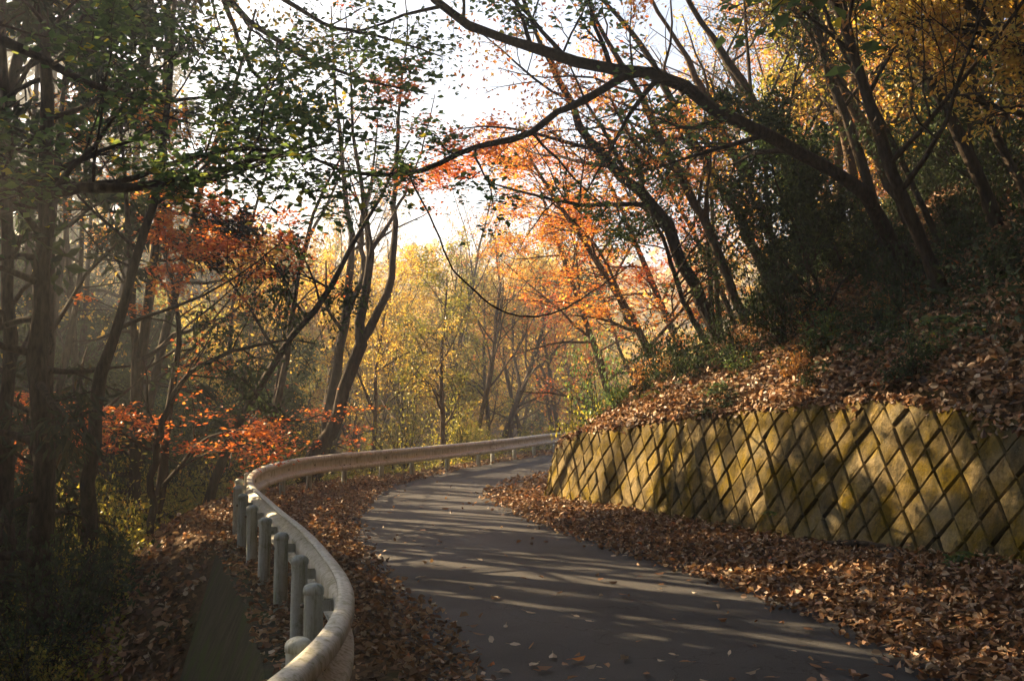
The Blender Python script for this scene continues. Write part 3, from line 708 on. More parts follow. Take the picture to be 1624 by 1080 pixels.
# ---- boughs entering from the left edge, carried by a tree outside the view
dl = 8.4
hero('reaching_tree', 'tree with long low boughs reaching in from the edge over the drop', 'tree', [
    [(-420, 1000, dl, .2), (-400, 700, dl, .18), (-330, 480, dl, .15), (-200, 360, dl, .12), (-60, 300, dl, .07), (60, 306, dl, .055), (150, 300, dl, .046), (230, 297, dl + .1, .042), (300, 287, dl + .2, .036), (360, 270, dl + .3, .03), (420, 248, dl + .4, .022), (480, 238, dl + .5, .014), (530, 225, dl + .6, .007)],
    [(-140, 330, dl, .06), (-60, 275, dl + .2, .05), (20, 268, dl + .3, .04), (90, 291, dl + .4, .036), (170, 292, dl + .4, .032), (240, 270, dl + .5, .028), (310, 248, dl + .6, .024), (390, 236, dl + .7, .02), (450, 243, dl + .8, .016), (540, 264, dl + .9, .008)],
    [(-400, 720, dl, .14), (-420, 400, dl, .12), (-380, 100, dl, .1), (-260, -60, dl + .4, .08), (-100, 20, dl + .6, .06), (60, 90, dl + .8, .045), (180, 150, dl + 1., .03), (300, 160, dl + 1.2, .018), (380, 130, dl + 1.4, .008)],
], 'green', 14, limbs=24, leafy=.85, over=dict(l1=.17, t1=(.3, 1.), trop1=(0, 0, .03), n2=5, n3=4))

du = 10.5
hero('leafy_tree', 'tree outside the edge whose thin green leaved boughs cross the bright sky gap', 'tree', [
    [(-560, 1000, du, .17), (-520, 500, du, .15), (-420, 100, du, .13), (-200, -150, du, .1), (60, -190, du + .2, .08), (250, -110, du + .3, .055), (360, 0, du + .4, .04), (440, 70, du + .5, .03), (520, 110, du + .6, .022), (600, 135, du + .7, .014), (680, 150, du + .8, .007)],
    [(300, -70, du + .3, .04), (420, -20, du + .6, .03), (520, 40, du + .9, .022), (610, 60, du + 1.2, .015), (700, 90, du + 1.5, .008)],
    [(350, -10, du + .4, .03), (400, 110, du + .2, .022), (470, 180, du, .016), (560, 215, du - .2, .01), (640, 235, du - .3, .005)],
], 'green', 15, limbs=24, leafy=.32, over=dict(l1=.12, t1=(.45, 1.), trop1=(0, 0, -.02), n2=5, n3=4, size=.075))

# ---- leaning stems on the bank
HILL = [
    ('ever', .12, [(1145, 545), (1090, 430), (1040, 335), (997, 287), (973, 270), (947, 240), (923, 207), (907, 173), (890, 133), (867, 90), (845, 40), (825, -20), (800, -110)], 'dark stem bowed under the big bough with an elbow bend', .35, 'leaf_orange'),
    ('gold', .085, [(1190, 530), (1130, 380), (1073, 267), (1037, 200), (1013, 150), (980, 90), (960, 57), (930, 0), (890, -90)], 'thin stem on the bank leaning left to the top edge beside the elbowed stem', .5, 'leaf_orange'),
    ('ever', .10, [(1235, 490), (1180, 360), (1120, 260), (1075, 180), (1030, 90), (993, 40), (953, 0), (900, -80)], 'straight leaning stem crossing behind the junction of the big bough', .5, 'leaf_orange'),
    ('gold', .09, [(1260, 470), (1200, 320), (1150, 220), (1113, 140), (1087, 93), (1060, 43), (1033, 0), (990, -90)], 'leaning stem on the bank rising past the thick end of the big bough', .5, None),
    ('ever', .1, [(1330, 430), (1270, 300), (1200, 170), (1150, 90), (1117, 40), (1090, 0), (1040, -90)], 'leaning stem on the upper bank among golden leaves', .6, 'leaf_gold'),
    ('gold', .12, [(1460, 380), (1400, 260), (1340, 150), (1290, 60), (1250, 0), (1200, -90)], 'leaning golden leaved stem high on the bank', .9, None),
    ('ever', .12, [(1760, 330), (1700, 220), (1624, 110), (1580, 55), (1535, 0), (1470, -90)], 'thick trunk slanting across the upper corner above the bank', .7, 'leaf_gold'),
    ('ever', .07, [(1238, 490), (1226, 420), (1222, 350), (1210, 250), (1190, 130), (1180, 0), (1170, -80)], 'slim upright stem on the bank with dark leaves', .6, None),
    ('ever', .06, [(1130, 560), (1085, 480), (1060, 400), (1030, 330), (1010, 250)], 'small dark evergreen sapling low on the bank above the wall end', .5, None),
    ('ever', .06, [(1010, 620), (985, 560), (960, 480), (930, 400), (915, 330)], 'bushy evergreen sapling at the far foot of the bank', .8, None),
]
for i, (sp, r, pix, lab, lf, lm) in enumerate(HILL):
    d = min(ground_hit(*pix[0]), 30.0); n = len(pix)
    b = P(*pix[0], d); foot = (b[0] + .25, d, b[2] - .5)
    st = [(p[0], p[1], d - .12 * k, r * (1 - .8 * k / (n - 1))) for k, p in enumerate(pix)]
    hero('bank_tree', lab, 'tree', [st], sp, 30 + i, 'trees leaning out from the bank', limbs=15, leafy=lf * (1.05 if pix[0][0] > 1180 else 1.1), leafmat=lm)

# orange maple canopy over the bend, from the bank
for i, (px, py, d, h, lm, lab) in enumerate([
        (1075, 560, 22., 7.0, 'leaf_orange', 'spreading orange maple over the bend at the end of the wall'),
        (1010, 600, 25., 7.5, 'leaf_orange', 'pale orange maple behind the bushy sapling at the bend'),
        (1130, 500, 25., 7.5, 'leaf_red', 'red tinted maple on the bank behind the leaning stems')]):
    x = px_x(px, d)
    simple_tree('maple_tree', lab, 'maple', x, d, h, .12, (-.42, -.05), 60 + i, 'maples by the bend', leafmat=lm, leafy=.9, over=dict(l1=.5))
# left maples below the rail
for i, (px, d, h, lm, lf, lab) in enumerate([
        (250, 15.6, 4.4, 'leaf_vivid', 1.0, 'low vivid orange maple just past the rail bend, above the brush'),
        (330, 17.6, 7.6, 'leaf_vivid', 1.1, 'tall red orange maple between the dark cedars and the bare stems'),
        (415, 21.5, 8.0, 'leaf_vivid', .9, 'red maple behind the near dark stems with thin sprays'),
        (215, 18.2, 8.0, 'leaf_orange', .9, 'orange maple glowing between two dark trunks'),
        (95, 17.5, 3.6, 'leaf_red', .5, 'small red maple low among the dark trunks')]):
    simple_tree('maple_tree', lab, 'maple', px_x(px, d), d, h, .09, (.12, -.05), 80 + i, 'maples below the rail', leafmat=lm, leafy=lf, wander=.09, over=dict(l1=.42, bark='bark_dark'))

# dark stems on the near left slope
LEFT = [
    ('cedar', .19, [(62, 1120), (62, 900), (66, 700), (68, 500), (74, 300), (70, 100), (72, -60), (74, -300)], 11.8, 'thick dark cedar trunk on the near slope, the broadest of the dark trunks'),
    ('ever', .13, [(128, 1060), (135, 900), (146, 740), (152, 650), (168, 570), (205, 450), (240, 340), (262, 200), (275, 40), (280, -120)], 12.6, 'dark crooked trunk beside the thick cedar bending right at half height'),
    ('cedar', .15, [(6, 1080), (8, 800), (12, 500), (4, 200), (0, -100), (0, -300)], 13.2, 'dark cedar trunk at the very edge of the picture'),
    ('ever', .07, [(238, 850), (243, 740), (262, 660), (285, 610), (330, 572), (390, 552), (450, 540), (500, 545)], 14.5, 'thin arching stem that bows right below the red maples'),
    ('gold', .10, [(455, 780), (420, 700), (395, 640), (365, 590), (370, 480), (400, 350), (430, 250), (450, 120)], 22.0, 'thin stem with a crooked foot left of the forked tree'),
    ('bare', .10, [(440, 640), (455, 500), (470, 440), (490, 380), (520, 320), (540, 270), (545, 190)], 26.0, 'bare grey stem leaning right behind the red sprays'),
]
for i, (sp, r, pix, d, lab) in enumerate(LEFT):
    n = len(pix); st = [(p[0], p[1], d, .8 * r * (1 - .78 * k / (n - 1))) for k, p in enumerate(pix)]
    tr = [trunk_from(st, 18)]; b = tr[0][0][0].copy()
    hero('slope_tree', lab, 'tree', [st], sp, 100 + i, 'dark trunks on the slope below the road', leafy={'cedar': .8, 'ever': .55, 'gold': .5, 'bare': 1}[sp], limbs={'cedar': 36, 'ever': 12, 'gold': 10, 'bare': 8}[sp], over=dict(bark='bark_dark'))

# the shading wood beyond the edge of the view and down the slope
r = np.random.default_rng(77)
k = 0
spots = []
for i in range(400):
    x, y = r.uniform(-34, -5), r.uniform(5, 46)
    sl = float(sdist(railC, np.array([x]), np.array([y]))[0])
    px = CX + F * x / y
    if sl < 3.2 or px > 420 or (px > 150 and y < 18) or math.hypot(x, y) < 11: continue
    if any(math.hypot(x - a, y - b) < 2.9 for a, b in spots): continue
    spots.append((x, y))
    if len(spots) >= 38: break
for i, (x, y) in enumerate(spots):
    sp = ('cedar', 'ever', 'cedar', 'gold', 'ever', 'green')[i % 6]; h = r.uniform(16, 21) if sp == 'cedar' else r.uniform(12, 17)
    lab = {'cedar': 'dark cedar in the shaded wood down the slope', 'ever': 'dark broadleaf evergreen in the shaded wood down the slope', 'gold': 'golden leaved tree in the shaded wood down the slope', 'green': 'green leaved tree in the shaded wood down the slope'}[sp]
    simple_tree('cedar_tree' if sp == 'cedar' else 'broadleaf_tree', lab, sp, x, y, h, r.uniform(.1, .18), (r.normal(0, .05), r.normal(0, .05)), 200 + i, lab.replace('dark ', '').split(' in ')[0] + 's of the shaded wood', leafy=.55, over=dict(bark='bark_dark', **(dict(n2=5, n3=3, size=SPEC[sp]['size'] * 1.7) if CX + F * x / y < -60 else {})))

mid = []
for i in range(600):
    y = r.uniform(14, 27); px = r.uniform(-40, 260); x = px_x(px, y)
    if sdl(x, y) < 2.4 or any(math.hypot(x - a, y - b) < 1.7 for a, b in mid): continue
    mid.append((x, y))
    if len(mid) >= 9: break
for i, (x, y) in enumerate(mid):
    sp = ('ever', 'cedar', 'gold')[i % 3]
    simple_tree('midwood_tree', {'ever': 'dark evergreen standing among the near trunks below the road', 'cedar': 'slim cedar standing among the near trunks below the road', 'gold': 'golden leaved tree standing among the near trunks below the road'}[sp], sp, x, y, r.uniform(8, 12), r.uniform(.07, .12), (r.normal(0, .08), 0), 300 + i, {'ever': 'evergreens', 'cedar': 'slim cedars', 'gold': 'golden trees'}[sp] + ' among the near trunks', leafy=.8, over=dict(bark='bark_dark', n2=6, n3=4, size=SPEC[sp]['size'] * 1.2))

for i, (x, y, h) in enumerate([(-10.2, 17.1, 16.), (-13.4, 18.6, 19.), (-8.6, 14.6, 13.5), (-16.5, 20.6, 22.), (-11.5, 15.6, 16.), (-14.5, 16.4, 19.), (-17.5, 23.6, 24.), (-19.5, 26.2, 24.), (-15.5, 23.2, 22.), (-21., 29., 25.), (-13.2, 21.2, 20.), (-18.5, 20.4, 22.)]):  # unseen evergreens added to keep sun off the near wall end and hill
    simple_tree('edge_shade_tree', 'tall dense evergreen added out of view below the road to shade the wall', 'ever', x, y, h, .17, (.05, 0), 340 + i, 'shade evergreens added beyond the edge', leafy=1.25 if x * HP[0] + y * HP[1] > 9.8 else 1.9, over=dict(bark='bark_dark', n1=20, n2=6, n3=3, size=.26, l1=.27, t1=(.35, 1.), spread=.2))
# dark trees on the near bank whose crowns close over the slope
for i, (px, d, h, lx, lab) in enumerate([(1500, 12.6, 7.5, -.5, 'thin autumn leaved tree on the near bank leaning over the wall'), (1420, 15.2, 8., -.45, 'thin autumn leaved tree on the bank behind the thick limbed one'), (1590, 13.6, 8., -.45, 'thin autumn leaved tree high on the near bank'), (1340, 17.5, 8., -.4, 'thin autumn leaved tree on the bank beyond the big bough')]):
    simple_tree('bank_autumn_tree', lab, 'ever', px_x(px, d), d, h, .09, (lx, -.05), 360 + i, 'trees closing over the bank', leafmat='leaf_gold' if i % 2 else 'leaf_brown', leafy=.3, wander=.06, over=dict(bark='bark_dark', size=.085, l1=.4))

# hazy golden wood beyond the far rail: copies of a few grown trees
protos = []
for j, (sp, h, lm, lf) in enumerate([('gold', 8.0, 'leaf_gold', 1.), ('gold', 7.2, 'leaf_yellowgreen', .9), ('bare', 8.5, None, 1.), ('maple', 6.6, 'leaf_orange', .6), ('gold', 7.5, 'leaf_orange', .8), ('ever', 6.5, None, .7), ('bare', 8.5, 'leaf_pink', 2.), ('bare', 8., 'leaf_gold', 1.5)]):
    rng = np.random.default_rng(400 + j)
    tr = [straight(rng, h, .11, (.08, 0), .07)]
    if j % 2 == 0:
        p, q = tr[0]; st = p[5]; br = walk(rng, st[None], np.array([[.5, .2, 1.]]), np.array([h * .6]), 10, .08, (0, 0, .03))[0]
        tr.append((br, q[5] * .8 * np.linspace(1, .12, 11)))
    ms = tree_meshes(rng, tr, sp, cull=False, leafmat=lm, leafy=lf, over=dict(size=SPEC[sp]['size'] * 1.25))
    protos.append(ms)
PL = ['golden leaved tree in the hazy wood beyond the far guardrail', 'yellow green tree in the hazy wood beyond the far guardrail', 'bare brown tree in the hazy wood beyond the far guardrail',
      'pale orange maple in the hazy wood beyond the far guardrail', 'orange leaved tree in the hazy wood beyond the far guardrail', 'dark evergreen in the hazy wood beyond the far guardrail']
PN = ['golden_tree', 'yellow_green_tree', 'bare_tree', 'maple_tree', 'orange_tree', 'evergreen_tree']
spots = []
for i in range(900):
    y = 25 + 62 * r.uniform(0, 1) ** 1.1; px = r.uniform(250, 960); x = px_x(px, y)
    sl = float(sdist(railC, np.array([x]), np.array([y]))[0])
    if sl < 1.3 or any(math.hypot(x - a, y - b) < 1.5 + y * .02 for a, b in spots): continue
    spots.append((x, y))
    if len(spots) >= 84: break
for i, (x, y) in enumerate(spots):
    j = int(r.choice(6, p=[.42, .26, .16, .02, .1, .04])); px = CX + F * x / y
    lim = 8.2 if px > 700 else 6.6
    sc = r.uniform(.85, 1.15) * (.68 + .55 * min((y - 25) / 30, 1)) * (1.2 if px < 470 else .95 if px < 720 else 1.15)
    sc = min(sc, sun_cap(x, y, 8.0))
    e = thing(PN[j], PL[j], 'tree', (x, y, h1(x, y) - .1), PN[j].replace('_', ' ') + 's of the hazy wood')
    e.rotation_euler = (0, 0, r.uniform(0, 6.28)); e.scale = (sc * r.uniform(.85, 1.15), sc * r.uniform(.85, 1.15), sc)
    for nm, me in zip(('trunk', 'crown'), protos[j]):
        if me: link(nm, me, e)
for i, (px, d) in enumerate([(300, 46), (335, 50), (372, 47), (398, 54), (430, 50), (452, 56), (280, 52), (350, 58), (415, 62), (480, 60)]):
    x = px_x(px, d); j = (0, 4, 2, 1, 3, 0)[i % 6]; sc = (1.35 + .012 * (d - 30)) * r.uniform(.9, 1.15)
    e = thing('tall_' + PN[j], 'tall ' + PL[j].split(' in the ')[0] + ' rising left of the forked tree', 'tree', (x, d, h1(x, d) - .1), 'tall ' + PN[j].replace('_', ' ') + 's left of the forked tree')
    e.rotation_euler = (0, 0, r.uniform(0, 6.28)); e.scale = (sc * .9, sc * .9, sc)
    for nm, me in zip(('trunk', 'crown'), protos[j]):
        if me: link(nm, me, e)
for i, (px, d, sc) in enumerate([(500, 30, 1.15), (560, 40, 1.3), (700, 40, 1.3), (620, 43, 1.2)]):
    x = px_x(px, d)
    e = thing('tall_bare_tree', 'tall thin bare tree against the sky', 'tree', (x, d, h1(x, d) - .1), 'tall bare trees against the sky')
    e.rotation_euler = (0, 0, r.uniform(0, 6.28)); e.scale = (sc * .75, sc * .75, sc * 1.1)
    for nm, me in zip(('trunk', 'crown'), protos[6 + i % 2]):
        if me: link(nm, me, e)
# golden wood up the bank, behind the leaning stems
spots = []
for i in range(900):
    y = r.uniform(17, 52); px = r.uniform(960, 1700); x = px_x(px, y)
    sr = -float(sdist(wallC, np.array([x]), np.array([y]))[0])
    if sr < 4.5 or any(math.hypot(x - a, y - b) < 2.0 for a, b in spots): continue
    spots.append((x, y))
    if len(spots) >= 74: break
for i, (x, y) in enumerate(spots):
    j = int(r.choice(6, p=[.42, .12, .14, .1, .2, .02])); sc = r.uniform(.85, 1.2)
    e = thing(PN[j], PL[j].replace('in the hazy wood beyond the far guardrail', 'high on the wooded bank behind the leaning stems'), 'tree', (x, y, h1(x, y) - .15), PN[j].replace('_', ' ') + 's high on the bank')
    e.rotation_euler = (r.normal(0, .05), r.uniform(-.28, -.05), r.uniform(-.6, .6)); e.scale = (sc, sc, sc * 1.1)
    for nm, me in zip(('trunk', 'crown'), protos[j]):
        if me: link(nm, me, e)

# evergreen thicket and tall canopy: copies of a few grown plants
def protos_of(specs):
    out = []
    for j, (sp, h, rr, lean, lm, lf, ov) in enumerate(specs):
        rng = np.random.default_rng(900 + j + int(h * 10)); out.append(tree_meshes(rng, [straight(rng, h, rr, lean, .06)], sp, cull=False, leafmat=lm, leafy=lf, over=ov))
    return out
TALL = {}
def copies(name, label, cat, ms, x, y, sc, rot, group, dz=-.12):
    k_ = ms[0].name
    if k_ not in TALL:
        a_ = np.empty(len(ms[0].vertices) * 3, np.float32); ms[0].vertices.foreach_get('co', a_); TALL[k_] = float(a_[2::3].max())
    sc = min(sc, sun_cap(x, y, TALL[k_]))
    e = thing(name, label, cat, (x, y, h1(x, y) + dz), group); e.rotation_euler = rot; e.scale = (sc, sc, sc)
    for nm, me in zip(('trunk', 'crown'), ms):
        if me: link(nm, me, e)
    return e
sap = protos_of([('ever', 3.4, .045, (0, 0), 'leaf_dark', 1.3, dict(t1=(.08, 1.), l1=.42)), ('ever', 2.6, .035, (.1, 0), 'leaf_green', 1.2, dict(t1=(.05, 1.), l1=.5, style='flat')), ('ever', 4.2, .05, (.1, 0), 'leaf_dark', 1.0, dict(t1=(.1, 1.), l1=.36, style='hang'))])
def thin(n, gen, test, gap):
    out = []
    for _ in range(4000):
        x, y = gen()
        if test(x, y) and all(math.hypot(x - a, y - b) > gap for a, b in out): out.append((x, y))
        if len(out) >= n: break
    return out
def gen_px(p0, p1, y0, y1):
    def f():
        y = r.uniform(y0, y1); return px_x(r.uniform(p0, p1), y), y
    return f
for i, (x, y) in enumerate(thin(11, gen_px(1000, 1700, 11, 28), lambda x, y: 2.6 < sdr(x, y) < 8, 1.25)):
    copies('evergreen_sapling', 'dark evergreen sapling in the thicket on the bank', 'sapling', sap[i % 3], x, y, r.uniform(.6, .95), (r.normal(0, .05), -.2, r.uniform(-1, 1)), 'evergreen saplings on the bank')
for i, (x, y) in enumerate(thin(40, gen_px(-60, 400, 13, 30), lambda x, y: sdl(x, y) > 2.6, 1.3)):
    copies('evergreen_sapling', 'dark evergreen sapling in the thicket below the road', 'sapling', sap[i % 3], x, y, r.uniform(.8, 1.3), (0, 0, r.uniform(0, 6.28)), 'evergreen saplings below the road')
can = protos_of([('ever', 12., .19, (-.1, 0), 'leaf_dark', 1.1, dict(size=.17, n2=6, n3=4, l1=.42)), ('green', 11., .17, (-.15, 0), 'leaf_green', 1.2, dict(size=.17, n2=6, n3=4, l1=.45)), ('cedar', 17., .2, (0, 0), 'leaf_cedar', 1.1, dict(size=.3, n2=5, n3=3))])
# tall trees on the bank, added out of view to cut the skylight
for i, (x, y) in enumerate(thin(22, lambda: (r.uniform(5.5, 17), r.uniform(-11, 15)), lambda x, y: sdr(x, y) > 1.6 and (y < 3 or x / y > .9), 2.6)):
    copies('bank_shade_tree', 'tall evergreen added out of view above the near wall to cut skylight', 'tree', can[i % 2], x, y, r.uniform(1.05, 1.35), (r.normal(0, .05), r.uniform(-.32, -.15), r.uniform(-.5, .5)), 'added evergreens above the near wall')
# unseen high crowns added over the near road to block light from above
roof = protos_of([('ever', 13., .2, (-.05, 0), 'leaf_dark', 1.5, dict(size=.19, n1=20, n2=6, n3=4, l1=.4, t1=(.55, 1.))), ('green', 14., .2, (-.05, 0), 'leaf_green', 1.5, dict(size=.19, n1=20, n2=6, n3=4, l1=.4, t1=(.55, 1.)))])
for i, (x, y, lx) in enumerate([(7.6, 6.9, -.42), (5.9, 6.4, -.45), (5.8, 2.8, -.42), (8.8, 10.2, -.42), (5.9, -.8, -.42), (8.6, 7.6, -.5), (-4.4, .2, .3), (-3.8, -1.4, .3), (-3.8, -5, .3), (6, -5, -.4)]):
    copies('roadside_shade_tree', 'tall evergreen added out of view whose crown shades the near road', 'tree', roof[i % 2], x, y, 1.12, (.0, lx, r.uniform(-.25, .25)), 'added evergreens closing over the near road')
# more unseen shade trees, added behind the view on the valley side
for i, (x, y) in enumerate(thin(18, lambda: (r.uniform(-16, -2.6), r.uniform(-14, 7)), lambda x, y: sdl(x, y) > 1.5 and (y < -5 or x < -11) and math.hypot(x, y) > 7.5, 2.6)):
    copies('valley_shade_tree', 'tall evergreen added out of view below the near guardrail to cut skylight', 'tree', can[i % 3], x, y, r.uniform(1.1, 1.4), (r.normal(0, .05), r.uniform(.05, .25), r.uniform(-.5, .5)), 'added evergreens below the near guardrail')
# cedars and evergreens deeper in the wood down the slope
for i, (x, y) in enumerate(thin(26, gen_px(-150, 230, 20, 50), lambda x, y: sdl(x, y) > 4, 2.2)):
    c_ = i % 3 == 2
    copies('deep_cedar' if c_ else 'deep_evergreen', ('dark cedar' if c_ else 'dark evergreen') + ' deep in the wood down the slope', 'tree', can[(2, 0, 2)[i % 3]] if not c_ else can[2], x, y, r.uniform(.65, .95), (0, 0, r.uniform(0, 6.28)), 'trees deep in the wood')

# thin stems leaning out of the bank, golden leaves behind them
lean = protos_of([('bare', 9., .075, (-.38, 0), None, 2.5, dict(l1=.22, bark='bark_dark')), ('gold', 8.5, .07, (-.45, 0), 'leaf_gold', .7, dict(l1=.26, bark='bark_dark')), ('gold', 9.5, .085, (-.32, 0), 'leaf_orange', .55, dict(l1=.24, bark='bark_dark')), ('bare', 7.5, .055, (-.5, 0), 'leaf_dark', 7., dict(l1=.24, bark='bark_dark'))])
LN = ['bare leaning stem', 'gold leaved leaning stem', 'orange leaved leaning stem', 'thin dark leaved leaning stem']
for i, (x, y) in enumerate(thin(26, gen_px(1060, 1720, 12.5, 30), lambda x, y: 2.8 < sdr(x, y) < 12, 1.2)):
    copies('leaning_tree', LN[i % 4] + ' on the bank above the wall', 'tree', lean[i % 4], x, y, r.uniform(.8, 1.15), (r.normal(0, .08), r.normal(0, .06), r.uniform(-.5, .5)), LN[i % 4] + 's on the bank')

for i, (px, d, sc) in enumerate([(300, 48, .95), (345, 50, .85), (65, 56, 1.7), (150, 57, 1.6), (230, 52, 1.2), (15, 54, 1.7), (110, 60, 1.8)]):
    x = px_x(px, d); e = copies('distant_cedar', 'dark cedar crown filling the upper corner left of the sky gap', 'tree', can[2], x, d, .01, (0, 0, i * 1.3), 'cedars left of the sky gap'); e.scale = (sc, sc, sc)

# far wood on the opposite slope: one mass
mbw = MB(); rw = np.random.default_rng(9)
K = 1500; ang = np.radians(rw.uniform(-75, 60, K)); R = rw.uniform(85, 230, K)
cx_, cy_ = np.sin(ang) * R, np.cos(ang) * R
ok = (sdist(railC, cx_, cy_) > 12); cx_, cy_ = cx_[ok], cy_[ok]; cz_ = hgt(cx_, cy_)
K = len(cx_); m = 42; rad = rw.uniform(2, 4.5, K)
c = np.repeat(np.c_[cx_, cy_, cz_ + rad * 1.1], m, 0) + rw.normal(0, .55, (K * m, 3)) * np.repeat(rad, m)[:, None]
u = norm(rw.normal(0, 1, (K * m, 3))); v_ = norm(np.cross(u, rw.normal(0, 1, (K * m, 3)))); s_ = rw.uniform(.6, 1.4, (K * m, 1))
mbw.add(np.stack([c - u * s_, c - v_ * s_ * .6, c + u * s_, c + v_ * s_ * .6], 1), np.arange(K * m * 4).reshape(-1, 4))
tag(link('far_wood', mbw.mesh('far_wood', M['leaf_gold'], False)), 'hazy golden wood on the far slope', 'wood', kind='stuff')

# ------------------------------------------------------------------ shrubs, ferns, brush
SHRUBS = {}
def shrub_meshes(leafmat, size, style, wide, m, nst, bark, v):
    key = (leafmat, round(size, 2), style, wide, m, nst, bark, v)
    if key in SHRUBS: return SHRUBS[key]
    rng = np.random.default_rng(v * 31 + nst)
    a = rng.uniform(0, 6.28, nst); sp_ = rng.uniform(.2, .85, nst); di = np.c_[np.cos(a) * sp_, np.sin(a) * sp_, np.ones(nst)]
    p1 = walk(rng, rng.normal(0, .04, (nst, 3)) * [1, 1, 0] - [0, 0, .08], di, rng.uniform(.6, 1.15, nst), 6, .12, (0, 0, -.02))
    r1 = np.full((nst, 1), .011) * np.linspace(1, .3, 7); mb = MB(); tubes(mb, p1, r1, 4)
    st, di, ln, rr = sprout(rng, p1, r1, 8, .2, 1, 48, .42, .6)
    p2 = walk(rng, st, di, ln, 2, .18, (0, 0, 0)); r2 = np.maximum(rr, .003)[:, None] * np.linspace(1, .5, 3); tubes(mb, p2, r2, 3)
    mc = MB(); leaves(mc, rng, p2, m, size, style, .05, False, (0, 0, 0), wide)
    SHRUBS[key] = (mb.mesh('stems', M[bark]), mc.mesh('crown', M[leafmat], False)); return SHRUBS[key]
def shrub(name, label, base, h, w, leafmat, seed, size=.06, nst=14, m=14, style='any', wide=.5, group=None, bark='bark_dark', leanx=0):
    sz = {True: .045, False: .06}[size / h < .055] if h > 1.2 else .08
    st, cr = shrub_meshes(leafmat, sz, style, wide, m, nst, bark, seed % 4)
    e = thing(name, label, 'shrub', base, group); rg = np.random.default_rng(seed)
    e.rotation_euler = (rg.normal(0, .08), leanx + rg.normal(0, .08), rg.uniform(0, 6.28) if not leanx else rg.uniform(-.6, .6)); e.scale = (w * 1.25, w * 1.25, h)
    link('stems', st, e); link('crown', cr, e); return e
def at_g(px, d, dz=-.05):
    x = px_x(px, d); return (x, d, h1(x, d) + dz)
shrub('shrub', 'yellow green shrub spilling over the far end of the block wall', at_g(925, 19.6), 1.9, 1.0, 'leaf_yellowgreen', 1, .1, 16, 16)
shrub('shrub', 'darker green shrub rising behind the yellow green one at the wall end', at_g(962, 20.6), 2.8, 1.1, 'leaf_green', 2, .09, 16, 14)
shrub('shrub', 'tall pale green shrub behind the far guardrail beside the splice', at_g(640, 26.), 2.2, 1.1, 'leaf_yellowgreen', 3, .09, 14, 14)
shrub('shrub', 'yellowing shrub behind the far guardrail in the middle of its length', at_g(735, 30.), 2.6, 1.2, 'leaf_yellowgreen', 4, .09, 14, 12)
shrub('shrub', 'low green shrub in the crook of the rail bend', at_g(412, 20.3), 1.3, .9, 'leaf_green', 5, .09, 14, 14, 'needle', .2)
rs = np.random.default_rng(31)
labels_l = 'leafy brush shrub on the slope below the near guardrail posts'
cnt = 0
while cnt < 48:
    d = rs.uniform(10.5, 22); px = rs.uniform(-30, 395); x = px_x(px, d)
    if float(sdist(railC, np.array([x]), np.array([d]))[0]) < 1.7: continue
    dark = rs.uniform() < (.75 if px < 200 else .25)
    shrub('brush_shrub', ('dark ' if dark else 'yellowing ') + labels_l, at_g(px, d), rs.uniform(.7, 1.7), rs.uniform(.5, 1.), 'leaf_dark' if dark else 'leaf_yellowgreen', 500 + cnt, .075, 10, 10, group=('dark' if dark else 'yellowing') + ' brush below the posts'); cnt += 1
cnt = 0
while cnt < 64:
    d = rs.uniform(10, 26); px = rs.uniform(960, 1650); x = px_x(px, d); sr = -float(sdist(wallC, np.array([x]), np.array([d]))[0])
    if sr < 1.5 + (d < 14) * .6 or sr > 8: continue
    shrub('bank_shrub', 'dark evergreen shrub on the leafy bank above the wall', at_g(px, d), rs.uniform(.6, 1.5), rs.uniform(.5, .9), 'leaf_dark', 600 + cnt, .08, 9, 10, group='evergreen shrubs on the bank', leanx=-.2); cnt += 1
cnt = 0
while cnt < 22:
    d = rs.uniform(21, 40); px = rs.uniform(430, 900); x = px_x(px, d); sl = float(sdist(railC, np.array([x]), np.array([d]))[0])
    if sl < .8 or sl > 5: continue
    shrub('brush_shrub', 'light green brush seen under and above the far guardrail', at_g(px, d), rs.uniform(.6, 1.5), rs.uniform(.6, 1.), 'leaf_yellowgreen', 650 + cnt, .085, 9, 11, group='brush behind the far rail', bark='bark_pale'); cnt += 1

cnt = 0
while cnt < 22:
    d = rs.uniform(10, 19); px = rs.uniform(940, 1500); x = px_x(px, d); sr = sdr(x, d)
    if not .65 < sr < 2.6: continue
    shrub('low_brush', 'low twiggy brush at the bank edge', at_g(px, d), rs.uniform(.3, .7), rs.uniform(.3, .6), ('leaf_dark', 'leaf_brown', 'leaf_green')[cnt % 3], 680 + cnt, .06, 9, 8, group='low brush at the edge of the bank', leanx=-.3); cnt += 1
cnt = 0
while cnt < 16:
    d = rs.uniform(8, 12.5); px = rs.uniform(20, 325); x = px_x(px, d)
    if sdl(x, d) < 1.75: continue
    shrub('slope_brush', 'leafy brush near the concrete footing', at_g(px, d), rs.uniform(.5, 1.1), rs.uniform(.4, .7), ('leaf_yellowgreen', 'leaf_green')[cnt % 2], 720 + cnt, .06, 10, 10, group='brush beside the concrete footing'); cnt += 1

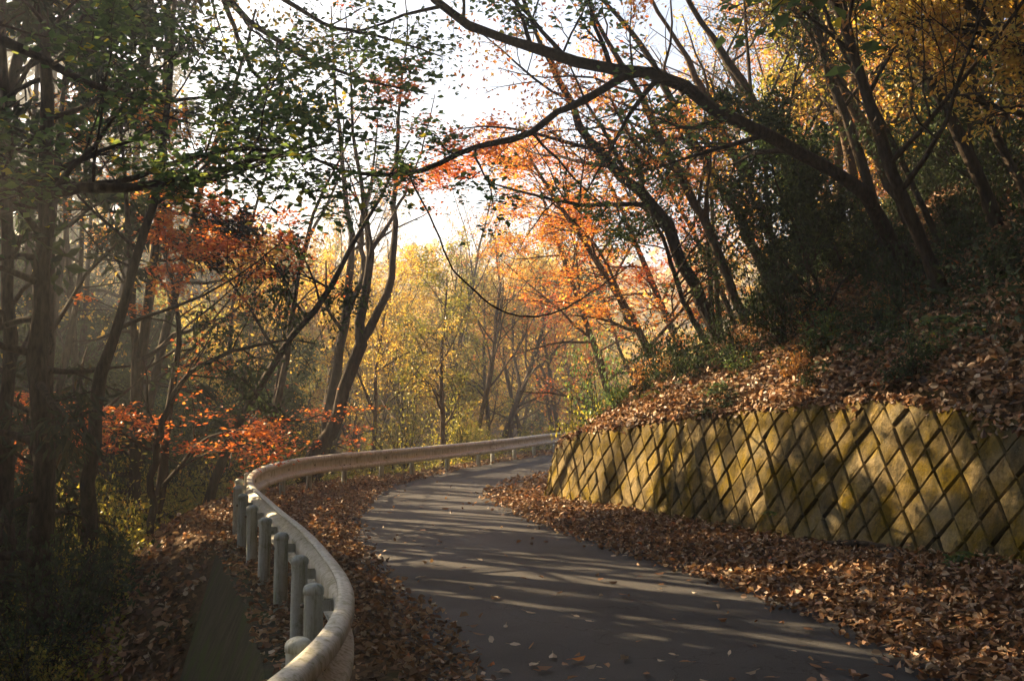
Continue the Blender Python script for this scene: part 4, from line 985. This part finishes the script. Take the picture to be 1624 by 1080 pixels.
def fern(name, label, base, L, nf, seed, group=None):
    rng = np.random.default_rng(seed); mb = MB()
    for i in range(nf):
        a = rng.uniform(0, 6.28); di = np.array([[math.cos(a), math.sin(a), 1.1]])
        p = walk(rng, np.zeros((1, 3)), di, np.array([L * rng.uniform(.7, 1.1)]), 9, .03, (0, 0, -.17))[0]
        tubes(mb, p[None], np.linspace(.004, .0015, 10)[None], 3)
        T = norm(np.gradient(p, axis=0)); S = norm(np.cross(T, [0, 0, 1.]))
        for j in range(2, 10):
            w = L * .2 * math.sin((j - 1) / 9.2 * math.pi) ** .7 + .01
            for sg in (-1, 1):
                q = p[j]; tip = q + S[j] * sg * w + T[j] * w * .5; hw = T[j] * .022 * L / .5
                mb.add(np.array([q - hw, q + S[j] * sg * w * .5 + T[j] * w * .25 - hw, tip, q + S[j] * sg * w * .5 + T[j] * w * .25 + hw]), [(0, 1, 2, 3)])
    return tag(link(name, mb.mesh('fern', M['leaf_green'], False), None, tuple(base)), label, 'fern', group)
cnt = 0
while cnt < 26:
    d = rs.uniform(9.5, 22); px = rs.uniform(960, 1600); x = px_x(px, d); sr = -float(sdist(wallC, np.array([x]), np.array([d]))[0])
    if sr < .8 or sr > 5: continue
    fern('fern', 'small green fern in the fallen leaves on the bank above the wall', at_g(px, d, 0), rs.uniform(.3, .55), 7, 700 + cnt, 'ferns on the bank'); cnt += 1
fern('fern', 'small fern growing from a joint low in the sunlit wall', tuple(wall_at(wall_S * 0 + np.argmin([np.hypot(*(np.array([wall_at(q, .35)[0] / wall_at(q, .35)[1] * F + CX - 1226, 0]))) for q in np.linspace(0, 12, 240)]) * 12 / 239, .38, .02)), .22, 6, 801)
for i, (px, d, lab) in enumerate([(1560, 8.9, 'fern at the foot of the dark end of the wall'), (1500, 9.0, 'low fern beside the taller one at the dark wall foot')]):
    fern('fern', lab, at_g(px, d, 0), .45 - .12 * i, 7, 810 + i)

# brush mass on the slope
mbg = MB(); ru = np.random.default_rng(55)
K = 46000; y = 6.5 + 27 * ru.uniform(0, 1, K) ** 1.5; px = ru.uniform(-120, 420, K); x = px_x(px, y); sl = sdist(railC, x, y); ok = sl > 1.35
K2 = 16000; y2 = ru.uniform(20, 50, K2); px2 = ru.uniform(380, 930, K2); x2 = px_x(px2, y2); s2 = sdist(railC, x2, y2); ok2 = (s2 > .5)
x, y = np.concatenate([x[ok], x2[ok2]]), np.concatenate([y[ok], y2[ok2]]); z = hgt(x, y); nleft = len(x)
k = len(x); clump = np.clip(.5 + .7 * noise2(x * 1.6, y * 1.6, 14), .08, 1.2)
c = np.c_[x, y, z + ru.exponential(.28, k) * clump]
ax_ = norm(np.c_[ru.normal(0, .7, (k, 2)), ru.uniform(-.2, 1, k)]); sd = norm(np.cross(ax_, ru.normal(0, 1, (k, 3)))); L = ru.uniform(.04, .12, (k, 1)); 
mbg.add(np.stack([c, c + ax_ * L * .4 + sd * L * .18, c + ax_ * L, c + ax_ * L * .4 - sd * L * .18], 1), np.arange(k * 4).reshape(-1, 4))
tag(link('undergrowth', mbg.mesh('undergrowth', M['leaf_yellowgreen'], False)), 'tangled undergrowth of small leaves beyond the guardrail', 'undergrowth', kind='stuff')

mbg = MB(); K = 60000; y = ru.uniform(8, 27, K); x = px_x(ru.uniform(930, 1700, K), y); sr = -sdist(wallC, x, y)
cl = noise2(x * 2.3, y * 2.3, 44); ok = (sr > .9) & (sr < 9) & (cl > .18) & (ru.uniform(0, 1, K) < np.clip((sr - .6) / 2.2, .12, 1)); x, y, cl = x[ok], y[ok], cl[ok]; k = len(x)
c = np.c_[x, y, hgt(x, y) + ru.exponential(.16, k) * (.4 + cl)]
ax_ = norm(np.c_[ru.normal(0, .7, (k, 2)), ru.uniform(-.2, 1, k)]); sd = norm(np.cross(ax_, ru.normal(0, 1, (k, 3)))); L = ru.uniform(.05, .13, (k, 1))
mbg.add(np.stack([c, c + ax_ * L * .4 + sd * L * .2, c + ax_ * L, c + ax_ * L * .4 - sd * L * .2], 1), np.arange(k * 4).reshape(-1, 4))
tag(link('bank_undergrowth', mbg.mesh('bank_undergrowth', M['leaf_dark'], False)), 'dark patchy ground cover on the bank above the wall', 'undergrowth', kind='stuff')

# ------------------------------------------------------------------ vine, fallen branches
def stick(name, label, cat, pts, rad, mat='bark_dark', n=40, seed=1):
    rng = np.random.default_rng(seed); p = spline(pts, n); p[1:-1] += rng.normal(0, .006, (n - 2, 3)); org = p[0].copy(); mb = MB()
    tubes(mb, (p - org)[None], np.interp(np.linspace(0, 1, n), np.linspace(0, 1, len(rad)), rad)[None], 8, rng, .06)
    return tag(link(name, mb.mesh(name, M[mat]), None, tuple(org)), label, cat)
stick('hanging_vine', 'thin vine drooping in an arc above the bend of the road', 'vine', [P(a, b, d) for a, b, d in ((640, 262, 11.6), (657, 295, 11.8), (690, 360, 12.2), (715, 420, 12.6), (750, 460, 13), (790, 490, 13.5), (830, 502, 14), (865, 499, 14.6), (900, 487, 15.2), (950, 455, 16), (1000, 420, 17))], [.012, .012, .014, .013, .012])
def gp(px, py_hint, d, dz): x = px_x(px, d); return np.array([x, d, h1(x, d) + dz])
stick('fallen_branch', 'fallen crooked branch lying along the foot of the wall', 'branch', [gp(1300, 0, 10.75, .05), gp(1345, 0, 10.45, .07), gp(1390, 0, 10.1, .06), (gp(1428, 0, 9.7, .04))], [.02, .04, .035, .02], n=24)
we = wall_at(0.05, 1.0)
stick('leaning_branch', 'dead branch leaning up the bank from the far end of the wall', 'branch', [P(893, 716, 18.3), P(925, 690, 18.3), P(958, 660, 18.3), P(985, 630, 18.4), P(1010, 607, 18.5), P(1035, 585, 18.7), P(1075, 540, 19)], [.05, .055, .05, .045, .03, .02], 'bark_brown', seed=3)

# ------------------------------------------------------------------ fallen leaves
def leaf_shape(rng, k, c, nrm_, size, curl=.3):
    a = rng.uniform(0, 6.28, k); t = np.c_[np.cos(a), np.sin(a), np.zeros(k)]
    t = norm(t - nrm_ * (t * nrm_).sum(1, keepdims=True)); s = np.cross(nrm_, t)
    L = size[:, None]; W = L * rng.uniform(.45, .85, (k, 1)); cu = (rng.normal(.1, curl, (k, 1))) * L; cv = rng.normal(.1, curl, (k, 1)) * L
    out = []
    for u, v in ((-.5, 0), (-.22, .42), (.2, .38), (.55, 0), (.2, -.38), (-.22, -.42)):
        out.append(c + t * L * u + s * W * v + nrm_ * (cu * (u * u * 2) + cv * abs(v) * 1.6))
    return np.stack(out, 1)
def litter(mb, rng, x, y, lift, size, tilt):
    k = len(x); z = hgt(x, y); e = .06
    gxn = (hgt(x + e, y) - z) / e; gyn = (hgt(x, y + e) - z) / e
    n0 = norm(np.c_[-np.clip(gxn, -2, 2), -np.clip(gyn, -2, 2), np.ones(k)])
    nr = norm(n0 + rng.normal(0, tilt, (k, 3)))
    z = np.maximum(z, .0 * z + np.where((sdist(edL, x, y) < .3) & (-sdist(edR, x, y) < .3), .012, -99))
    sF = sdist(railC, x, y); z = np.where((sF > .19) & (sF < .43) & (y < 11.6), .042, z); nr = np.where(((sF > .12) & (sF < .43) & (y < 11.6))[:, None], norm(np.c_[rng.normal(0, .3, (k, 2)), np.ones(k)]), nr)
    c = np.c_[x, y, z + np.abs(rng.normal(0, 1, k)) * lift + .008]
    v = leaf_shape(rng, k, c, nr, size)
    i = np.arange(k)[:, None] * 6
    mb.add(v, np.concatenate([i + np.array([0, 1, 2, 3]), i + np.array([0, 3, 4, 5])]))
rl = np.random.default_rng(66)
def cand(n, x0, x1, y0, y1, pw=1.0):
    y = y0 + (y1 - y0) * rl.uniform(0, 1, n) ** pw; return rl.uniform(x0, x1, n), y
mbv = MB()
# right verge
x, y = cand(90000, -1.2, 6, 4.2, 19); eR = -sdist(edR, x, y); sR = -sdist(wallC, x, y)
edge = .16 * noise2(x * 2.2, y * 2.2, 31) + .05
p = np.where(sR < .04, sstep((eR - edge + .22) / .45), 0) ; p = np.where(eR < edge - .2, .012 * np.exp((eR) / .5), p)
ok = rl.uniform(0, 1, len(x)) < p; x, y = x[ok], y[ok]; litter(mbv, rl, x, y, .035, rl.uniform(.03, .08, len(x)), .5); nv = len(x)
# right verge beyond the wall
x, y = cand(9000, -1.2, 8, 17, 36); eR = -sdist(edR, x, y); sR = -sdist(wallC, x, y); ok = (eR > -.1 + .15 * noise2(x * 2, y * 2, 32)) & (sR < .6)
x, y = x[ok], y[ok]; litter(mbv, rl, x, y, .03, rl.uniform(.06, .13, len(x)), .4)
# left shoulder
x, y = cand(95000, -5.2, .4, 2.5, 23); eL = sdist(edL, x, y); sL = sdist(railC, x, y)
edge = .14 * noise2(x * 2.2, y * 2.2, 33)
p = np.where((sL < np.where(y < 11.6, .42, .8)), sstep((eL - edge + .2) / .4), 0) * np.where(sL > -.08, .45, 1); p = np.where(eL < edge - .18, .012 * np.exp(eL / .4), p)
p = np.where((y < 6.6) & (sL > -.42), p * .25, p)
ok = rl.uniform(0, 1, len(x)) < p; x, y = x[ok], y[ok]; litter(mbv, rl, x, y, .032, rl.uniform(.03, .075, len(x)), .5); nl = len(x)
x, y = cand(9000, -4, 5, 22, 44); eL = sdist(edL, x, y); sL = sdist(railC, x, y); ok = (eL > .0) & (sL < .6); x, y = x[ok], y[ok]; litter(mbv, rl, x, y, .03, rl.uniform(.07, .13, len(x)), .4)
tag(link('leaf_litter', mbv.mesh('leaf_litter', M['litter'], False)), 'thick brown fallen leaves along both road edges', 'leaves', kind='stuff')
# bank and slope
mbk = MB()
x, y = cand(66000, .4, 14, 4.5, 30); sR = -sdist(wallC, x, y); ok = (sR > .1 + .36 * (y < 17.6)) & (sR < 9) & (rl.uniform(0, 1, len(x)) < np.clip(1.2 - sR * .08, .3, 1)); x, y = x[ok], y[ok]
litter(mbk, rl, x, y, .05, rl.uniform(.045, .11, len(x)), .6)
x, y = cand(70000, .6, 9, 6.5, 19); sR = -sdist(wallC, x, y); ok = (sR > .42) & (sR < 3.6); x, y = x[ok], y[ok]; litter(mbk, rl, x, y, .045, rl.uniform(.035, .1, len(x)), .6)
x, y = cand(34000, -9, -1, 6, 20); sL = sdist(railC, x, y); ok = sL > np.where(y < 11.5, .5 + .42 * 1.9 * np.clip((11.4 - y) / 3.2, 0, 1), .9); x, y = x[ok], y[ok]; litter(mbk, rl, x, y, .03, rl.uniform(.06, .13, len(x)), .45)
ss = rl.uniform(.1, wall_S - .3, 2600); yy = wall_at(ss, 0 * ss)[:, 1]; tz = walltop(yy); drop = np.abs(rl.normal(0, .05, len(ss))) * (1 + 1.2 * (noise2(ss * 5, ss * 0, 12) > .1))
pt = wall_at(ss, tz - drop, rl.uniform(-.03, .025, len(ss))); pt[:, 2] = tz - drop + .02; wn2 = norm(np.c_[-rl.uniform(.2, .9, len(ss)), -rl.uniform(.1, .4, len(ss)), rl.uniform(.5, 1, len(ss))] + rl.normal(0, .3, (len(ss), 3)))
vv = leaf_shape(rl, len(ss), pt, wn2, rl.uniform(.04, .1, len(ss))); ii = np.arange(len(ss))[:, None] * 6
mbk.add(vv, np.concatenate([ii + np.array([0, 1, 2, 3]), ii + np.array([0, 3, 4, 5])]))
tag(link('bank_litter', mbk.mesh('bank_litter', M['litter'], False)), 'dry fallen leaves covering the bank above the wall and the slope', 'leaves', kind='stuff')
print('litter', nv, nl)

# single leaves lying on the open asphalt
def loose(label, x, y, mat, size, seed, group=None):
    rng = np.random.default_rng(seed); mb = MB(); nr = norm(np.array([[0, 0, 1.]]) + rng.normal(0, .12, (1, 3)))
    v = leaf_shape(rng, 1, np.array([[0, 0, .016]]), nr, np.array([size]), .18)[0]; mb.add(v, [(0, 1, 2, 3), (0, 3, 4, 5)])
    sx = v[0] ; d = norm((v[0] - v[3])[None])[0]
    pt = np.array([v[0], v[0] + d * size * .35 + [0, 0, .004]]); tubes(mb, pt[None], np.array([[.0018, .0012]]), 3)
    w = float(np.clip(-sdist(edL, np.array([x]), np.array([y]))[0] / 2.9, 0, 1)); z = .004 + .012 * math.sin(math.pi * w)
    tag(link('fallen_leaf', mb.mesh('fallen_leaf', M[mat], False), None, (x, y, z)), label, 'leaf', group)
def on_road(px, py): d = 2684.0 / (py - 640); return px_x(px, d), d
loose('red leaf lying at the lit left edge of the asphalt', *on_road(597, 888), 'loose_red', .13, 1)
loose('orange brown leaf on the dark asphalt near the bottom edge', *on_road(915, 1045), 'loose_orange', .11, 2)
loose('small yellow orange leaf in the middle of the far lane', *on_road(707, 807), 'loose_orange', .12, 3)
rp = np.random.default_rng(12); cnt = 0
while cnt < 90:
    py = 640 + 2684 / (6.1 + 11 * rp.uniform() ** 1.6); x, y = on_road(rp.uniform(600, 1450), py)
    if sdist(edL, np.array([x]), np.array([y]))[0] > -.12 or -sdist(edR, np.array([x]), np.array([y]))[0] > -.12: continue
    pale = rp.uniform() < .45
    loose('pale curled leaf scattered alone on the asphalt' if pale else 'brown leaf scattered alone on the asphalt', x, y, 'loose_tan' if pale else 'loose_brown', rp.uniform(.05, .1), 40 + cnt, ('pale' if pale else 'brown') + ' leaves scattered on the asphalt'); cnt += 1

# ------------------------------------------------------------------ labels that tell alike plants apart by where they stand
SHORT = [(' crown filling the upper corner left of the sky gap', ' below the corner'), (' in the thicket on the bank', ''), (' in the thicket below the road', ''), (' beyond the far guardrail', ''), (' behind the leaning stems', ''), (' on the slope below the near guardrail posts', ' below the road'), (' in the fallen leaves on the bank above the wall', ' among fallen leaves'), (' on the leafy bank above the wall', ' on the leafy bank'), (' seen under and above the far guardrail', ' behind the rail'), (' on the bank above the wall', ' on the bank'), (' in the shaded wood down the slope', ' in the shaded wood')]
def zone(o):
    x, y = o.location.x, o.location.y
    if y < 3: return None
    px = CX + F * x / y
    if not -20 < px < 1644: return None
    if sdr(x, y) > 0:
        a = 'above the wall end' if px < 1080 else 'above the middle of the wall' if px < 1290 else 'above the tallest wall part' if px < 1460 else 'above the dark wall part'
        return a
    if px < 110: return 'by the thick cedar trunk'
    if px < 215: return 'by the crooked trunk'
    if px < 330: return 'around the vivid maple'
    if px < 470: return 'left of the forked tree'
    if px < 600: return 'behind the forked tree'
    if px < 740: return 'behind the mid far rail'
    return 'behind the far rail end'
def by_label():
    d = {}
    for o in COL.objects:
        if o.parent is None and o.get('category') and o.get('kind') is None: d.setdefault(o['label'], []).append(o)
    return {k: v for k, v in d.items() if len(v) > 1 and v[0]['category'] != 'leaf'}
for lab, os_ in by_label().items():
    for o in os_:
        zn = zone(o); base = lab
        for a, b in SHORT: base = base.replace(a, b)
        if zn: o['label'] = (base + ' ' + zn)
for lab, os_ in by_label().items():
    if zone(os_[0]) is None: continue
    near = sorted(os_, key=lambda o: o.location.y); n = len(near)
    if n > 14: continue
    word = ['nearest', 'second nearest', 'third nearest', 'fourth nearest', 'fifth nearest', 'sixth nearest', 'seventh nearest'] + [w_ + ' nearest' for w_ in ('eighth', 'ninth', 'tenth', 'eleventh', 'twelfth', 'thirteenth', 'fourteenth')]
    for k_, o in enumerate(near):
        o['label'] = (word[k_] if k_ < n - 1 else 'farthest') + ' ' + lab

# ------------------------------------------------------------------ haze in the air
TOP = 40.0
mb = MB(); X0, X1, Y0, Y1, Z0, Z1 = ax[0] - 5, ax[-1] + 5, ay[0] - 5, ay[-1] + 5, GROUND_MIN - 1, TOP
mb.add([(a, b, c) for a in (X0, X1) for b in (Y0, Y1) for c in (Z0, Z1)], [(0, 1, 3, 2), (4, 6, 7, 5), (0, 4, 5, 1), (2, 3, 7, 6), (0, 2, 6, 4), (1, 5, 7, 3)])
m, nt, out = nmat('haze'); pv = nt.nodes.new('ShaderNodeVolumePrincipled')
pv.inputs['Color'].default_value = (.84, .91, 1.0, 1); pv.inputs['Density'].default_value = HAZE_DENSITY; pv.inputs['Anisotropy'].default_value = .6
nt.links.new(pv.outputs[0], out.inputs['Volume'])
hz = link('haze', mb.mesh('haze', m, False)); tag(hz, 'thin morning haze filling the wood', 'haze', kind='stuff')
print('triangles', TRI[0], 'objects', len(SC.objects))
